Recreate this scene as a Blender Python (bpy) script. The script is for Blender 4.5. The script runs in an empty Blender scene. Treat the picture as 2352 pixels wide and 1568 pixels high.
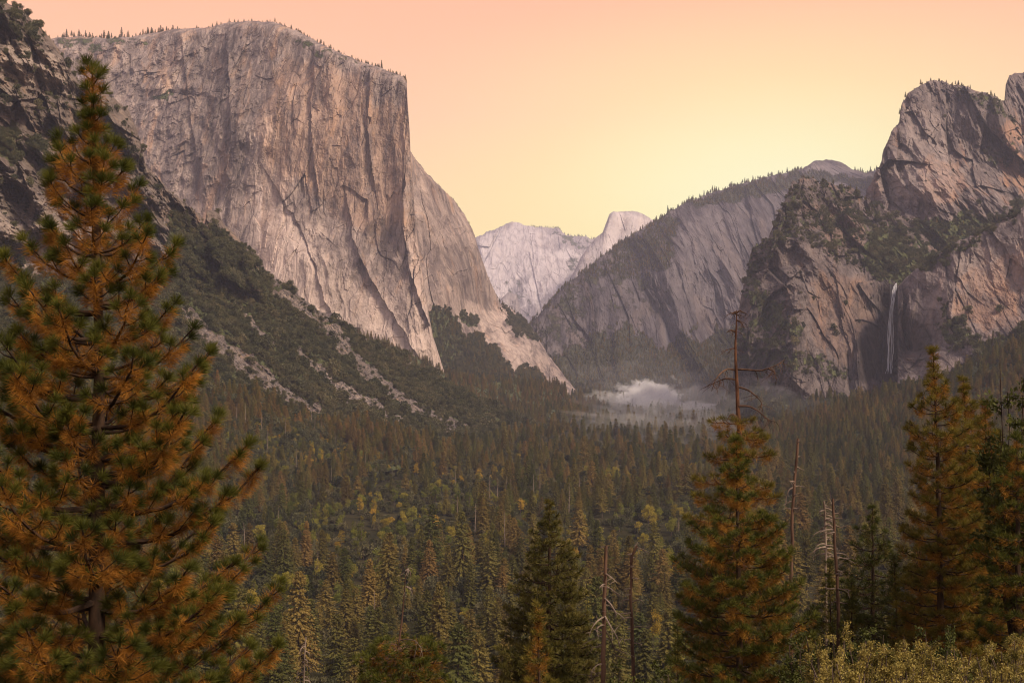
import bpy, math, random
import numpy as np
rng = np.random.default_rng(7)
random.seed(7)
S = bpy.context.scene
COL = S.collection
R = math.radians

# ------------------------------------------------------------------ camera, sky, added key light, exposure
CZ = 150.0                       # camera height above the valley floor
F = 3170.0                       # focal length in pixels of a 2352 px wide picture
HOR = 800.0                      # horizon row
cam = bpy.data.cameras.new('camera')
cam.sensor_width = 36.0
cam.lens = 36.0 * F / 2352.0
cam.shift_y = (HOR - 784.0) / 2352.0
cam.clip_start = 0.5
cam.clip_end = 80000.0
co = bpy.data.objects.new('camera', cam)
COL.objects.link(co)
co.location = (0, 0, CZ)
co.rotation_euler = (R(90), 0, 0)
S.camera = co

S.view_settings.view_transform = 'Standard'
S.view_settings.look = 'None'
S.view_settings.exposure = 0.45
S.view_settings.gamma = 1.0
S.cycles.max_bounces = 6
S.cycles.diffuse_bounces = 2
S.cycles.glossy_bounces = 1
S.cycles.transmission_bounces = 1
S.cycles.volume_bounces = 5
S.cycles.transparent_max_bounces = 4
S.cycles.filter_width = 1.05
S.cycles.use_denoising = True
try:
    S.cycles.denoiser = 'OPENIMAGEDENOISE'
    S.cycles.denoising_prefilter = 'ACCURATE'
except Exception:
    pass

def V(px, py, Y):
    """a point seen at picture position (px, py) lying Y metres ahead"""
    return np.array([(px - 1176.0) / F * Y, Y, CZ + (HOR - py) / F * Y])


def lin(r, g, b):
    f = lambda c: ((c / 255.0 + 0.055) / 1.055) ** 2.4 if c > 10 else c / 255.0 / 12.92
    return (f(r), f(g), f(b), 1.0)


W = bpy.data.worlds.new('World')
S.world = W
W.use_nodes = True
nt = W.node_tree
nt.nodes.clear()


class NT:
    """small helper to write node trees"""
    def __init__(s, tree):
        s.t = tree

    def n(s, typ, ins=None, **kw):
        nd = s.t.nodes.new(typ)
        for k, v in kw.items():
            setattr(nd, k, v)
        if ins:
            for k, v in ins.items():
                sock = nd.inputs[k]
                if isinstance(v, bpy.types.NodeSocket):
                    s.t.links.new(v, sock)
                else:
                    sock.default_value = v
        return nd

    def math(s, op, a, b=0.0, c=None, clamp=False):
        ins = {0: a, 1: b}
        if c is not None:
            ins[2] = c
        return s.n('ShaderNodeMath', ins, operation=op, use_clamp=clamp).outputs[0]

    def mix(s, f, a, b, mode='MIX'):
        nd = s.n('ShaderNodeMix', None, data_type='RGBA', blend_type=mode)
        for idx, v in ((0, f), (6, a), (7, b)):
            if isinstance(v, bpy.types.NodeSocket):
                s.t.links.new(v, nd.inputs[idx])
            else:
                nd.inputs[idx].default_value = v
        return nd.outputs[2]

    def ramp(s, f, stops, interp='LINEAR'):
        nd = s.n('ShaderNodeValToRGB', {0: f})
        cr = nd.color_ramp
        cr.interpolation = interp
        while len(cr.elements) > 1:
            cr.elements.remove(cr.elements[-1])
        cr.elements[0].position = stops[0][0]
        cr.elements[0].color = stops[0][1]
        for p, c in stops[1:]:
            e = cr.elements.new(p)
            e.color = c
        return nd.outputs[0]

    def rng(s, v, a, b, c=0.0, d=1.0, smooth=True):
        nd = s.n('ShaderNodeMapRange', {0: v, 1: a, 2: b, 3: c, 4: d})
        nd.interpolation_type = 'SMOOTHSTEP' if smooth else 'LINEAR'
        return nd.outputs[0]

    def link(s, a, b):
        s.t.links.new(a, b)


T = NT(nt)
tc = T.n('ShaderNodeTexCoord').outputs['Generated']
nrm = T.n('ShaderNodeVectorMath', {0: tc}, operation='NORMALIZE').outputs[0]
sx = T.n('ShaderNodeSeparateXYZ', {0: nrm})
X_, Y_, Z_ = sx.outputs[0], sx.outputs[1], sx.outputs[2]
# twilight: height bands, with a yellow glow low in the east-south-east
band = T.ramp(T.rng(Z_, -0.05, 0.95, smooth=False), [
    (0.00, lin(255, 232, 140)), (0.09, lin(255, 224, 142)), (0.16, lin(255, 212, 142)), (0.22, lin(255, 192, 136)), (0.29, lin(252, 175, 128)),
    (0.42, lin(228, 170, 150)), (0.65, lin(175, 158, 168)), (1.0, lin(145, 150, 178))])
gd = np.array([(1790 - 1176) / F, 1.0, (HOR - 440) / F])
gd /= np.linalg.norm(gd)
flat = T.n('ShaderNodeCombineXYZ', {0: X_, 1: Y_, 2: T.math('MULTIPLY_ADD', Z_, 2.3, -1.3 * gd[2])}).outputs[0]
flat = T.n('ShaderNodeVectorMath', {0: flat}, operation='NORMALIZE').outputs[0]
dt = T.n('ShaderNodeVectorMath', {0: flat, 1: tuple(gd)}, operation='DOT_PRODUCT').outputs['Value']
ang = T.math('ARCCOSINE', T.math('MINIMUM', dt, 0.99999))
glow = T.rng(ang, 0.02, 0.36, 1.0, 0.0)
c1 = T.mix(T.math('MULTIPLY', glow, 0.9), band, lin(255, 240, 150))
core = T.rng(ang, 0.0, 0.2, 0.9, 0.0)
c1 = T.mix(core, c1, lin(255, 252, 190))
# opposite side of the sky: pink and mauve band that faces the cliffs
west = T.rng(Y_, 0.35, -0.5)
wcol = T.ramp(T.rng(Z_, -0.05, 0.95, smooth=False), [(0.0, lin(215, 185, 170)), (0.2, lin(240, 205, 180)), (0.45, lin(205, 180, 172)), (1.0, lin(145, 150, 175))])
c2 = T.mix(west, c1, wcol)
below = T.rng(Z_, -0.02, -0.12)
c3 = T.mix(below, c2, (0.03, 0.03, 0.03, 1))
bg = T.n('ShaderNodeBackground', {'Color': c3, 'Strength': T.math('MULTIPLY_ADD', west, -0.22, 1.05)})
T.link(bg.outputs[0], T.n('ShaderNodeOutputWorld').inputs[0])

sl = bpy.data.lights.new('key_light', 'SUN')
sl.energy = 4.3
sl.angle = R(14)
sl.color = (1.0, 0.81, 0.61)
so = bpy.data.objects.new('key_light', sl)
COL.objects.link(so)
so.rotation_euler = (R(46), 0, R(48))      # added soft key light for relief, from the right, a little behind the viewer

# ------------------------------------------------------------------ numpy noise
PERM = np.random.default_rng(11).permutation(256).astype(np.int32)
PERM = np.concatenate([PERM, PERM, PERM])
GR = np.random.default_rng(12).normal(size=(256, 3))
GR /= np.linalg.norm(GR, axis=1)[:, None]
GR = (GR * 1.4).astype(np.float32)


def perlin(x, y, z):
    x, y, z = (np.asarray(a, np.float32) for a in (x, y, z))
    xi = np.floor(x).astype(np.int32); yi = np.floor(y).astype(np.int32); zi = np.floor(z).astype(np.int32)
    fx = x - xi; fy = y - yi; fz = z - zi
    xi &= 255; yi &= 255; zi &= 255
    u = fx * fx * fx * (fx * (fx * 6 - 15) + 10)
    v = fy * fy * fy * (fy * (fy * 6 - 15) + 10)
    w = fz * fz * fz * (fz * (fz * 6 - 15) + 10)
    def g(a, b, c):
        h = PERM[PERM[PERM[xi + a] + yi + b] + zi + c]
        G = GR[h]
        return G[..., 0] * (fx - a) + G[..., 1] * (fy - b) + G[..., 2] * (fz - c)
    x00 = g(0, 0, 0) * (1 - u) + g(1, 0, 0) * u
    x10 = g(0, 1, 0) * (1 - u) + g(1, 1, 0) * u
    x01 = g(0, 0, 1) * (1 - u) + g(1, 0, 1) * u
    x11 = g(0, 1, 1) * (1 - u) + g(1, 1, 1) * u
    return (x00 * (1 - v) + x10 * v) * (1 - w) + (x01 * (1 - v) + x11 * v) * w


def fbm(x, y, z, o=5, gain=0.5, lac=2.03):
    s = np.zeros_like(x); a = 1.0
    for k in range(o):
        s += a * perlin(x + 17.3 * k, y - 5.1 * k, z + 3.7 * k)
        x = x * lac; y = y * lac; z = z * lac; a *= gain
    return s


def ridged(x, y, z, o=5, gain=0.5, lac=2.07):
    s = np.zeros_like(x); a = 1.0; w = np.ones_like(x)
    for k in range(o):
        n = 1.0 - np.abs(perlin(x + 9.1 * k, y + 4.3 * k, z - 7.7 * k)) * 1.6
        n = np.clip(n, 0, 1) ** 2 * w
        s += a * n
        w = np.clip(n * 1.8, 0, 1)
        x = x * lac; y = y * lac; z = z * lac; a *= gain
    return s


def cells(x, y, z):
    """3D Worley: (random value of the nearest cell with a random tilt, F2 - F1)"""
    xi = np.floor(x).astype(np.int32); yi = np.floor(y).astype(np.int32); zi = np.floor(z).astype(np.int32)
    f1 = np.full(x.shape, 9.0); f2 = np.full(x.shape, 9.0); val = np.zeros(x.shape)
    for a in (-1, 0, 1):
        for b in (-1, 0, 1):
            for c in (-1, 0, 1):
                cx = xi + a; cy = yi + b; cz = zi + c
                h = PERM[PERM[PERM[cx & 255] + (cy & 255)] + (cz & 255)]
                h2 = PERM[h + 31]; h3 = PERM[h + 77]
                dx = cx + h / 255.0 - x; dy = cy + h2 / 255.0 - y; dz = cz + h3 / 255.0 - z
                d = dx * dx + dy * dy + dz * dz
                v = h3 / 255.0 + (h2 / 255.0 - 0.5) * dx * 1.6 + (h / 255.0 - 0.5) * dz * 1.2
                near = d < f1
                f2 = np.where(near, f1, np.minimum(f2, d))
                val = np.where(near, v, val)
                f1 = np.where(near, d, f1)
    return val, np.sqrt(f2) - np.sqrt(f1)


def sstep(a, b, v):
    t = np.clip((v - a) / (b - a), 0, 1)
    return t * t * (3 - 2 * t)


def poly_sd(px, py, poly):
    """signed distance, positive inside"""
    d = np.full(px.shape, 1e9); ins = np.zeros(px.shape, bool)
    n = len(poly)
    for i in range(n):
        x0, y0 = poly[i]; x1, y1 = poly[(i + 1) % n]
        ex, ey = x1 - x0, y1 - y0
        t = np.clip(((px - x0) * ex + (py - y0) * ey) / (ex * ex + ey * ey + 1e-9), 0, 1)
        d = np.minimum(d, np.hypot(px - x0 - t * ex, py - y0 - t * ey))
        cond = ((y0 > py) != (y1 > py))
        xi = ex * (py - y0) / (ey if abs(ey) > 1e-9 else 1e-9) + x0
        ins ^= cond & (px < xi)
    return np.where(ins, d, -d)


# ------------------------------------------------------------------ mesh helpers
def mesh_np(name, verts, quads=None, tris=None, mats=(), mi=None, smooth=False, attrs=None):
    me = bpy.data.meshes.new(name)
    verts = np.asarray(verts, np.float32)
    nq = 0 if quads is None else len(quads)
    ntr = 0 if tris is None else len(tris)
    me.vertices.add(len(verts))
    me.vertices.foreach_set('co', verts.ravel())
    idx = []
    if nq: idx.append(np.asarray(quads, np.int32).ravel())
    if ntr: idx.append(np.asarray(tris, np.int32).ravel())
    idx = np.concatenate(idx)
    me.loops.add(len(idx))
    me.loops.foreach_set('vertex_index', idx)
    me.polygons.add(nq + ntr)
    st = np.concatenate([np.arange(nq, dtype=np.int32) * 4, nq * 4 + np.arange(ntr, dtype=np.int32) * 3])
    me.polygons.foreach_set('loop_start', st)
    for m in mats:
        me.materials.append(m)
    if mi is not None:
        me.polygons.foreach_set('material_index', np.asarray(mi, np.int32))
    me.update(calc_edges=True)
    me.polygons.foreach_set('use_smooth', np.full(nq + ntr, bool(smooth)))
    if attrs:
        for k, v in attrs.items():
            a = me.attributes.new(k, 'FLOAT', 'POINT')
            a.data.foreach_set('value', np.asarray(v, np.float32).ravel())
    return me


def link(name, me, parent=None, label=None, cat=None, group=None, kind=None, loc=None, rz=0.0, sc=None):
    o = bpy.data.objects.new(name, me)
    COL.objects.link(o)
    if parent: o.parent = parent
    if loc is not None: o.location = loc
    if rz: o.rotation_euler = (0, 0, rz)
    if sc is not None: o.scale = (sc, sc, sc) if np.isscalar(sc) else sc
    if label: o['label'] = label
    if cat: o['category'] = cat
    if group: o['group'] = group
    if kind: o['kind'] = kind
    return o


class MB:
    """collects tubes, triangles and quads for one mesh"""
    def __init__(s):
        s.v = []; s.q = []; s.t = []; s.n = 0

    def add(s, v, q=None, t=None):
        v = np.asarray(v, np.float32)
        if q is not None and len(q): s.q.append(np.asarray(q) + s.n)
        if t is not None and len(t): s.t.append(np.asarray(t) + s.n)
        s.v.append(v); s.n += len(v)

    def tube(s, pts, rad, sides=6):
        pts = np.asarray(pts, float); rad = np.asarray(rad, float); n = len(pts)
        tg = np.gradient(pts, axis=0)
        tg /= np.linalg.norm(tg, axis=1)[:, None] + 1e-9
        up = np.array([0.0, 1.0, 0.0]) if abs(tg[0][2]) > 0.8 else np.array([0, 0, 1.0])
        a = np.cross(tg, up); a /= np.linalg.norm(a, axis=1)[:, None] + 1e-9
        b = np.cross(tg, a)
        th = np.arange(sides) / sides * 2 * math.pi
        ring = pts[:, None, :] + rad[:, None, None] * (np.cos(th)[None, :, None] * a[:, None, :] + np.sin(th)[None, :, None] * b[:, None, :])
        i = np.arange(n - 1)[:, None] * sides; j = np.arange(sides)[None, :]; k = (j + 1) % sides
        q = np.stack([i + j, i + k, i + sides + k, i + sides + j], -1).reshape(-1, 4)
        s.add(ring.reshape(-1, 3), q=q)

    def arrays(s):
        v = np.concatenate(s.v) if s.v else np.zeros((0, 3), np.float32)
        q = np.concatenate(s.q) if s.q else None
        t = np.concatenate(s.t) if s.t else None
        return v, q, t

    def mesh(s, name, mat, smooth=False):
        v, q, t = s.arrays()
        return mesh_np(name, v, q, t, [mat], smooth=smooth)


# ------------------------------------------------------------------ materials
def new_mat(name):
    m = bpy.data.materials.new(name)
    m.use_nodes = True
    m.node_tree.nodes.clear()
    return m, NT(m.node_tree)


def finish(t, col, rough=0.9, bump=None, spec=0.2, strength=0.5, dist=1.0, trans=0.0):
    ins = {'Base Color': col, 'Roughness': rough, 'Specular IOR Level': spec}
    if bump is not None:
        b = t.n('ShaderNodeBump', {'Height': bump, 'Strength': strength, 'Distance': dist})
        ins['Normal'] = b.outputs[0]
    p = t.n('ShaderNodeBsdfPrincipled', ins)
    out = t.n('ShaderNodeOutputMaterial')
    if trans > 0:
        tr = t.n('ShaderNodeBsdfTranslucent', {'Color': col})
        mx = t.n('ShaderNodeMixShader', {0: trans, 1: p.outputs[0], 2: tr.outputs[0]})
        t.link(mx.outputs[0], out.inputs[0])
    else:
        t.link(p.outputs[0], out.inputs[0])


def noise(t, vec, scale, detail=6, rough=0.6, dist=0.0):
    return t.n('ShaderNodeTexNoise', {'Vector': vec, 'Scale': scale, 'Detail': detail, 'Roughness': rough, 'Distortion': dist}).outputs[0]


def rock_mat(name, c_dark, c_mid, c_light, c_rust, unit=1.0, stretch=0.18, streak=0.7, veg=((0.045, 0.055, 0.028, 1), (0.095, 0.10, 0.045, 1)), bumpd=3.0, rustamt=0.5, ys=1.0):
    """granite: mottled greys with vertical water streaks, cracks, rust patches; plants where the 'veg' attribute says so"""
    m, t = new_mat(name)
    pos = t.n('ShaderNodeNewGeometry').outputs['Position']
    pos = t.n('ShaderNodeMapping', {'Vector': pos, 'Scale': (1, ys, 1)}).outputs[0]
    st = t.n('ShaderNodeMapping', {'Vector': pos, 'Scale': (1, 1, stretch)}).outputs[0]
    u = 1.0 / unit
    big = noise(t, pos, 0.006 * u, 5, 0.6)
    strk = noise(t, st, 0.035 * u, 9, 0.68, 0.6)
    strk2 = noise(t, t.n('ShaderNodeMapping', {'Vector': pos, 'Scale': (1, 1, stretch * 0.35)}).outputs[0], 0.09 * u, 7, 0.7, 0.3)
    mott = noise(t, pos, 0.05 * u, 10, 0.72)
    a = t.mix(t.rng(strk, 0.38, 0.62), c_dark, c_light)
    b = t.mix(t.rng(mott, 0.3, 0.72), c_dark, c_mid)
    col = t.mix(streak, b, a)
    wide = noise(t, t.n('ShaderNodeMapping', {'Vector': pos, 'Scale': (1, 1, stretch * .5)}).outputs[0], 0.012 * u, 6, 0.6, 0.5)
    col = t.mix(1.0, col, t.ramp(wide, [(0.3, (0.72, 0.71, 0.74, 1)), (0.55, (1.0, 1.0, 1.0, 1)), (0.72, (1.25, 1.2, 1.14, 1))]), 'MULTIPLY')
    col = t.mix(t.math('MULTIPLY', t.rng(strk2, 0.52, 0.7), 0.55), col, c_mid)
    fine = noise(t, st, 0.35 * u, 5, 0.75)
    col = t.mix(1.0, col, t.ramp(fine, [(0.32, (0.75, 0.75, 0.75, 1)), (0.66, (1.22, 1.22, 1.22, 1))]), 'MULTIPLY')
    dk = t.math('MULTIPLY', t.rng(strk2, 0.42, 0.3), 0.6)
    col = t.mix(dk, col, tuple(x * 0.62 for x in c_dark[:3]) + (1,))
    rust = t.math('MULTIPLY', t.rng(noise(t, st, 0.016 * u, 7, 0.65, 0.8), 0.52, 0.68), rustamt)
    ar = t.n('ShaderNodeAttribute', attribute_name='rust').outputs['Fac']
    rust = t.math('ADD', rust, t.math('MULTIPLY', ar, t.rng(strk, 0.3, 0.6)), clamp=True)
    col = t.mix(rust, col, c_rust)
    ap = t.n('ShaderNodeAttribute', attribute_name='pale').outputs['Fac']
    col = t.mix(t.math('MULTIPLY', ap, t.rng(mott, 0.25, 0.55, 0.45, 1.0)), col, tuple(min(1, x * 1.45) for x in c_light[:3]) + (1,))
    ad = t.n('ShaderNodeAttribute', attribute_name='wet').outputs['Fac']
    col = t.mix(t.math('MULTIPLY', ad, t.rng(strk, 0.3, 0.7, 1.0, 0.72)), col, tuple(x * 0.3 for x in c_dark[:3]) + (1,))
    # cracks between blocks: darker joints
    vo = t.n('ShaderNodeTexVoronoi', {'Vector': t.n('ShaderNodeMapping', {'Vector': pos, 'Scale': (1, 1, stretch * .8 + .05)}).outputs[0], 'Scale': 0.045 * u, 'Randomness': 1.0}, feature='DISTANCE_TO_EDGE')
    vw = noise(t, pos, 0.03 * u, 5, 0.7)
    edge = t.rng(t.math('ADD', vo.outputs[0], t.math('MULTIPLY', t.math('SUBTRACT', vw, 0.5), 0.9)), 0.0, 0.06, 1.0, 0.0)
    crk = t.math('MULTIPLY', edge, 0.22)
    col = t.mix(crk, col, tuple(x * 0.45 for x in c_dark[:3]) + (1,))
    av = t.n('ShaderNodeAttribute', attribute_name='veg').outputs['Fac']
    vn = noise(t, pos, 0.045 * u, 6, 0.75)
    vmask = t.rng(t.math('ADD', av, t.math('MULTIPLY', t.math('SUBTRACT', vn, 0.5), 1.7)), 0.42, 0.58)
    vcol = t.mix(t.rng(noise(t, pos, 0.09 * u, 6, 0.7), 0.35, 0.65), veg[0], veg[1])
    col = t.mix(vmask, col, vcol)
    h = t.math('ADD', t.math('MULTIPLY', strk, 1.2), t.math('MULTIPLY', mott, 1.0))
    h = t.math('SUBTRACT', h, t.math('MULTIPLY', edge, 0.5))
    h = t.math('ADD', h, t.math('MULTIPLY', t.math('MULTIPLY', vmask, noise(t, pos, 0.1 * u, 3, 0.6)), 2.5))
    finish(t, col, 0.95, h, 0.05, 1.0, bumpd * unit)
    return m


def foliage_mat(name, stops, trans=0.25, rough=0.75, spec=0.15, big=0.004, lowfreq=0.35):
    """leaf colour chosen per tree, with slow drifts over the forest and light and dark leaf clumps"""
    m, t = new_mat(name)
    oi = t.n('ShaderNodeObjectInfo')
    pos = t.n('ShaderNodeNewGeometry').outputs['Position']
    lf = t.rng(noise(t, pos, big, 3, 0.5), 0.3, 0.7)
    f = t.math('ADD', t.math('MULTIPLY', oi.outputs['Random'], 1.0 - lowfreq), t.math('MULTIPLY', lf, lowfreq))
    col = t.ramp(f, stops)
    sm = noise(t, pos, 0.9, 3, 0.6)
    col = t.mix(1.0, col, t.ramp(sm, [(0.3, (0.65, 0.65, 0.65, 1)), (0.7, (1.35, 1.35, 1.35, 1))]), 'MULTIPLY')
    rb = t.math('FRACT', t.math('MULTIPLY', oi.outputs['Random'], 37.7))
    col = t.mix(1.0, col, t.ramp(rb, [(0.0, (0.6, 0.66, 0.6, 1)), (1.0, (1.5, 1.45, 1.4, 1))]), 'MULTIPLY')
    finish(t, col, rough, None, spec, trans=trans)
    return m


def plain_mat(name, c0, c1, scale=3.0, rough=0.85, bump=0.3, dist=0.02, stretch=(1, 1, 1), trans=0.0, spec=0.15, lo=0.35, hi=0.65):
    m, t = new_mat(name)
    pos = t.n('ShaderNodeNewGeometry').outputs['Position']
    st = t.n('ShaderNodeMapping', {'Vector': pos, 'Scale': stretch}).outputs[0]
    n = noise(t, st, scale, 7, 0.65)
    col = t.mix(t.rng(n, lo, hi), c0, c1)
    finish(t, col, rough, n if bump else None, spec, bump, dist, trans=trans)
    return m


G = lambda r, g, b: (r, g, b, 1)
M_elcap = rock_mat('granite_wall', G(.130, .102, .098), G(.262, .207, .188), G(.41, .325, .285), G(.44, .265, .165), unit=1.0, ys=.4)
M_spur = rock_mat('spur_rock', G(.085, .068, .058), G(.185, .148, .128), G(.31, .25, .21), G(.30, .19, .125), unit=0.5, stretch=0.7, streak=0.35)
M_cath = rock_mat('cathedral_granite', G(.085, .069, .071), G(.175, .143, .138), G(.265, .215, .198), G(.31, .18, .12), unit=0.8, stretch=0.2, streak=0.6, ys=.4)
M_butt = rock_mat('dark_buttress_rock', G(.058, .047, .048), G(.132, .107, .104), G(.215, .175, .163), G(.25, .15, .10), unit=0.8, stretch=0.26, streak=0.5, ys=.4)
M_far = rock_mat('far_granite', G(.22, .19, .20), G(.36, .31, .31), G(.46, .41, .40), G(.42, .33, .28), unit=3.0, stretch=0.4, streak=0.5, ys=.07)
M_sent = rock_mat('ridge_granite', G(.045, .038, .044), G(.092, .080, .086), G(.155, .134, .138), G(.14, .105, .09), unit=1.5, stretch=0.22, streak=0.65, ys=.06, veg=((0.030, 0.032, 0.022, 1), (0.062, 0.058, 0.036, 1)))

m, t = new_mat('forest_floor')
pos = t.n('ShaderNodeNewGeometry').outputs['Position']
c = t.mix(t.rng(noise(t, pos, 0.02, 8, 0.7), 0.35, 0.65), G(.016, .017, .009), G(.045, .038, .020))
c = t.mix(t.math('MULTIPLY', t.rng(noise(t, pos, 0.6, 6, 0.7), 0.55, 0.7), 0.5), c, G(.065, .05, .03))
finish(t, c, 0.95, noise(t, pos, 0.8, 6, 0.7), 0.0, 0.6, 0.3)
M_ground = m

M_conifer = foliage_mat('conifer_needles', [(0.0, G(.046, .054, .016)), (0.25, G(.082, .084, .021)), (0.5, G(.130, .108, .028)), (0.75, G(.168, .114, .034)), (1.0, G(.185, .104, .036))])
M_broad = foliage_mat('broadleaf', [(0.0, G(.080, .098, .020)), (0.4, G(.145, .150, .026)), (0.65, G(.225, .185, .030)), (0.85, G(.36, .23, .032)), (1.0, G(.38, .18, .032))], lowfreq=0.35)
M_shrub = foliage_mat('chaparral_leaf', [(0.0, G(.046, .052, .027)), (0.5, G(.078, .076, .038)), (1.0, G(.115, .098, .052))], big=0.01)
M_boulder = plain_mat('broken_rock', G(.055, .046, .045), G(.19, .16, .15), 0.12, bump=0)
M_barkf = plain_mat('grey_bark', G(.06, .045, .035), G(.14, .10, .08), 1.0, bump=0)
M_deadw = plain_mat('weathered_wood', G(.10, .072, .055), G(.26, .20, .155), 1.6, bump=0.3, dist=0.03, stretch=(1, 1, .25))
M_redwood = plain_mat('red_dead_wood', G(.050, .028, .020), G(.135, .078, .052), 2.5, bump=0.4, dist=0.03, stretch=(1, 1, .2))
M_barkdark = plain_mat('dark_pine_bark', G(.020, .013, .010), G(.060, .035, .022), 8, bump=0.6, dist=0.02, stretch=(1, 1, .4))
M_barkred = plain_mat('rusty_pine_bark', G(.045, .021, .013), G(.14, .065, .036), 6, bump=0.6, dist=0.02, stretch=(1, 1, .35))
M_needle = plain_mat('green_pine_needles', G(.034, .045, .009), G(.125, .125, .020), 4, rough=0.55, bump=0, trans=0.3)
M_needleold = plain_mat('rusty_pine_needles', G(.18, .075, .013), G(.50, .225, .035), 4, rough=0.6, bump=0, trans=0.35)
M_needle2 = plain_mat('olive_pine_needles', G(.070, .066, .012), G(.20, .155, .026), 2, rough=0.6, bump=0, trans=0.3)
M_needleold2 = plain_mat('orange_pine_needles', G(.16, .075, .013), G(.37, .18, .028), 2, rough=0.6, bump=0, trans=0.3)
M_fir = plain_mat('fir_needles', G(.050, .050, .013), G(.15, .125, .03), 1.5, rough=0.65, bump=0, trans=0.25)
M_bush = plain_mat('golden_bush_leaf', G(.10, .088, .020), G(.37, .29, .08), 3.0, rough=0.6, bump=0, trans=0.3)
M_oak = plain_mat('dark_green_leaf', G(.036, .042, .011), G(.085, .092, .020), 3.0, rough=0.6, bump=0, trans=0.25)
M_fall = plain_mat('falling_water', G(.38, .38, .42), G(.62, .62, .66), 0.08, rough=0.5, bump=0.3, dist=1, stretch=(1, 1, .1))


# ------------------------------------------------------------------ valley ground
GY = np.array([-60, 0, 4, 8, 17, 25, 45, 120, 300, 560, 900, 1500, 7000, 26000.0])
GZ = np.array([-1, -1.8, -2.6, -3.6, -7, -8.6, -19, -54, -113, -141, -149, -150, -150, -150.0]) + CZ


def ground_z(x, y):
    x = np.asarray(x, float); y = np.asarray(y, float)
    z = np.interp(y, GY, GZ)
    amp = np.interp(y, [0, 60, 300, 900, 2000], [0.2, 0.6, 5, 5, 3])
    z = z + amp * perlin(x * .011 + 3, y * .011, np.full(x.shape, .5)) * 1.2
    z = z + np.interp(y, [200, 600, 1400, 2000], [0, 6, 0, 0]) * np.clip((-x - 60) / 200, 0, 2)
    return z


def build_ground():
    th = np.radians(np.linspace(-62, 62, 260))
    r = np.concatenate([np.linspace(0.5, 60, 60), np.geomspace(62, 15400, 240)])
    A, B = np.meshgrid(th, r)
    x = np.sin(A) * B; y = np.cos(A) * B - 12
    z = ground_z(x, y)
    v = np.stack([x, y, z], -1).reshape(-1, 3)
    nr, nc = x.shape
    i = np.arange(nr - 1)[:, None] * nc; j = np.arange(nc - 1)[None, :]
    q = np.stack([i + j + 1, i + j, i + nc + j, i + nc + j + 1], -1).reshape(-1, 4)
    me = mesh_np('ground', v, q, None, [M_ground], smooth=True)
    link('ground', me, kind='structure', label='dark forest floor of the valley running under the trees')


build_ground()

# ------------------------------------------------------------------ mountains
MASS = {}


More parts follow.
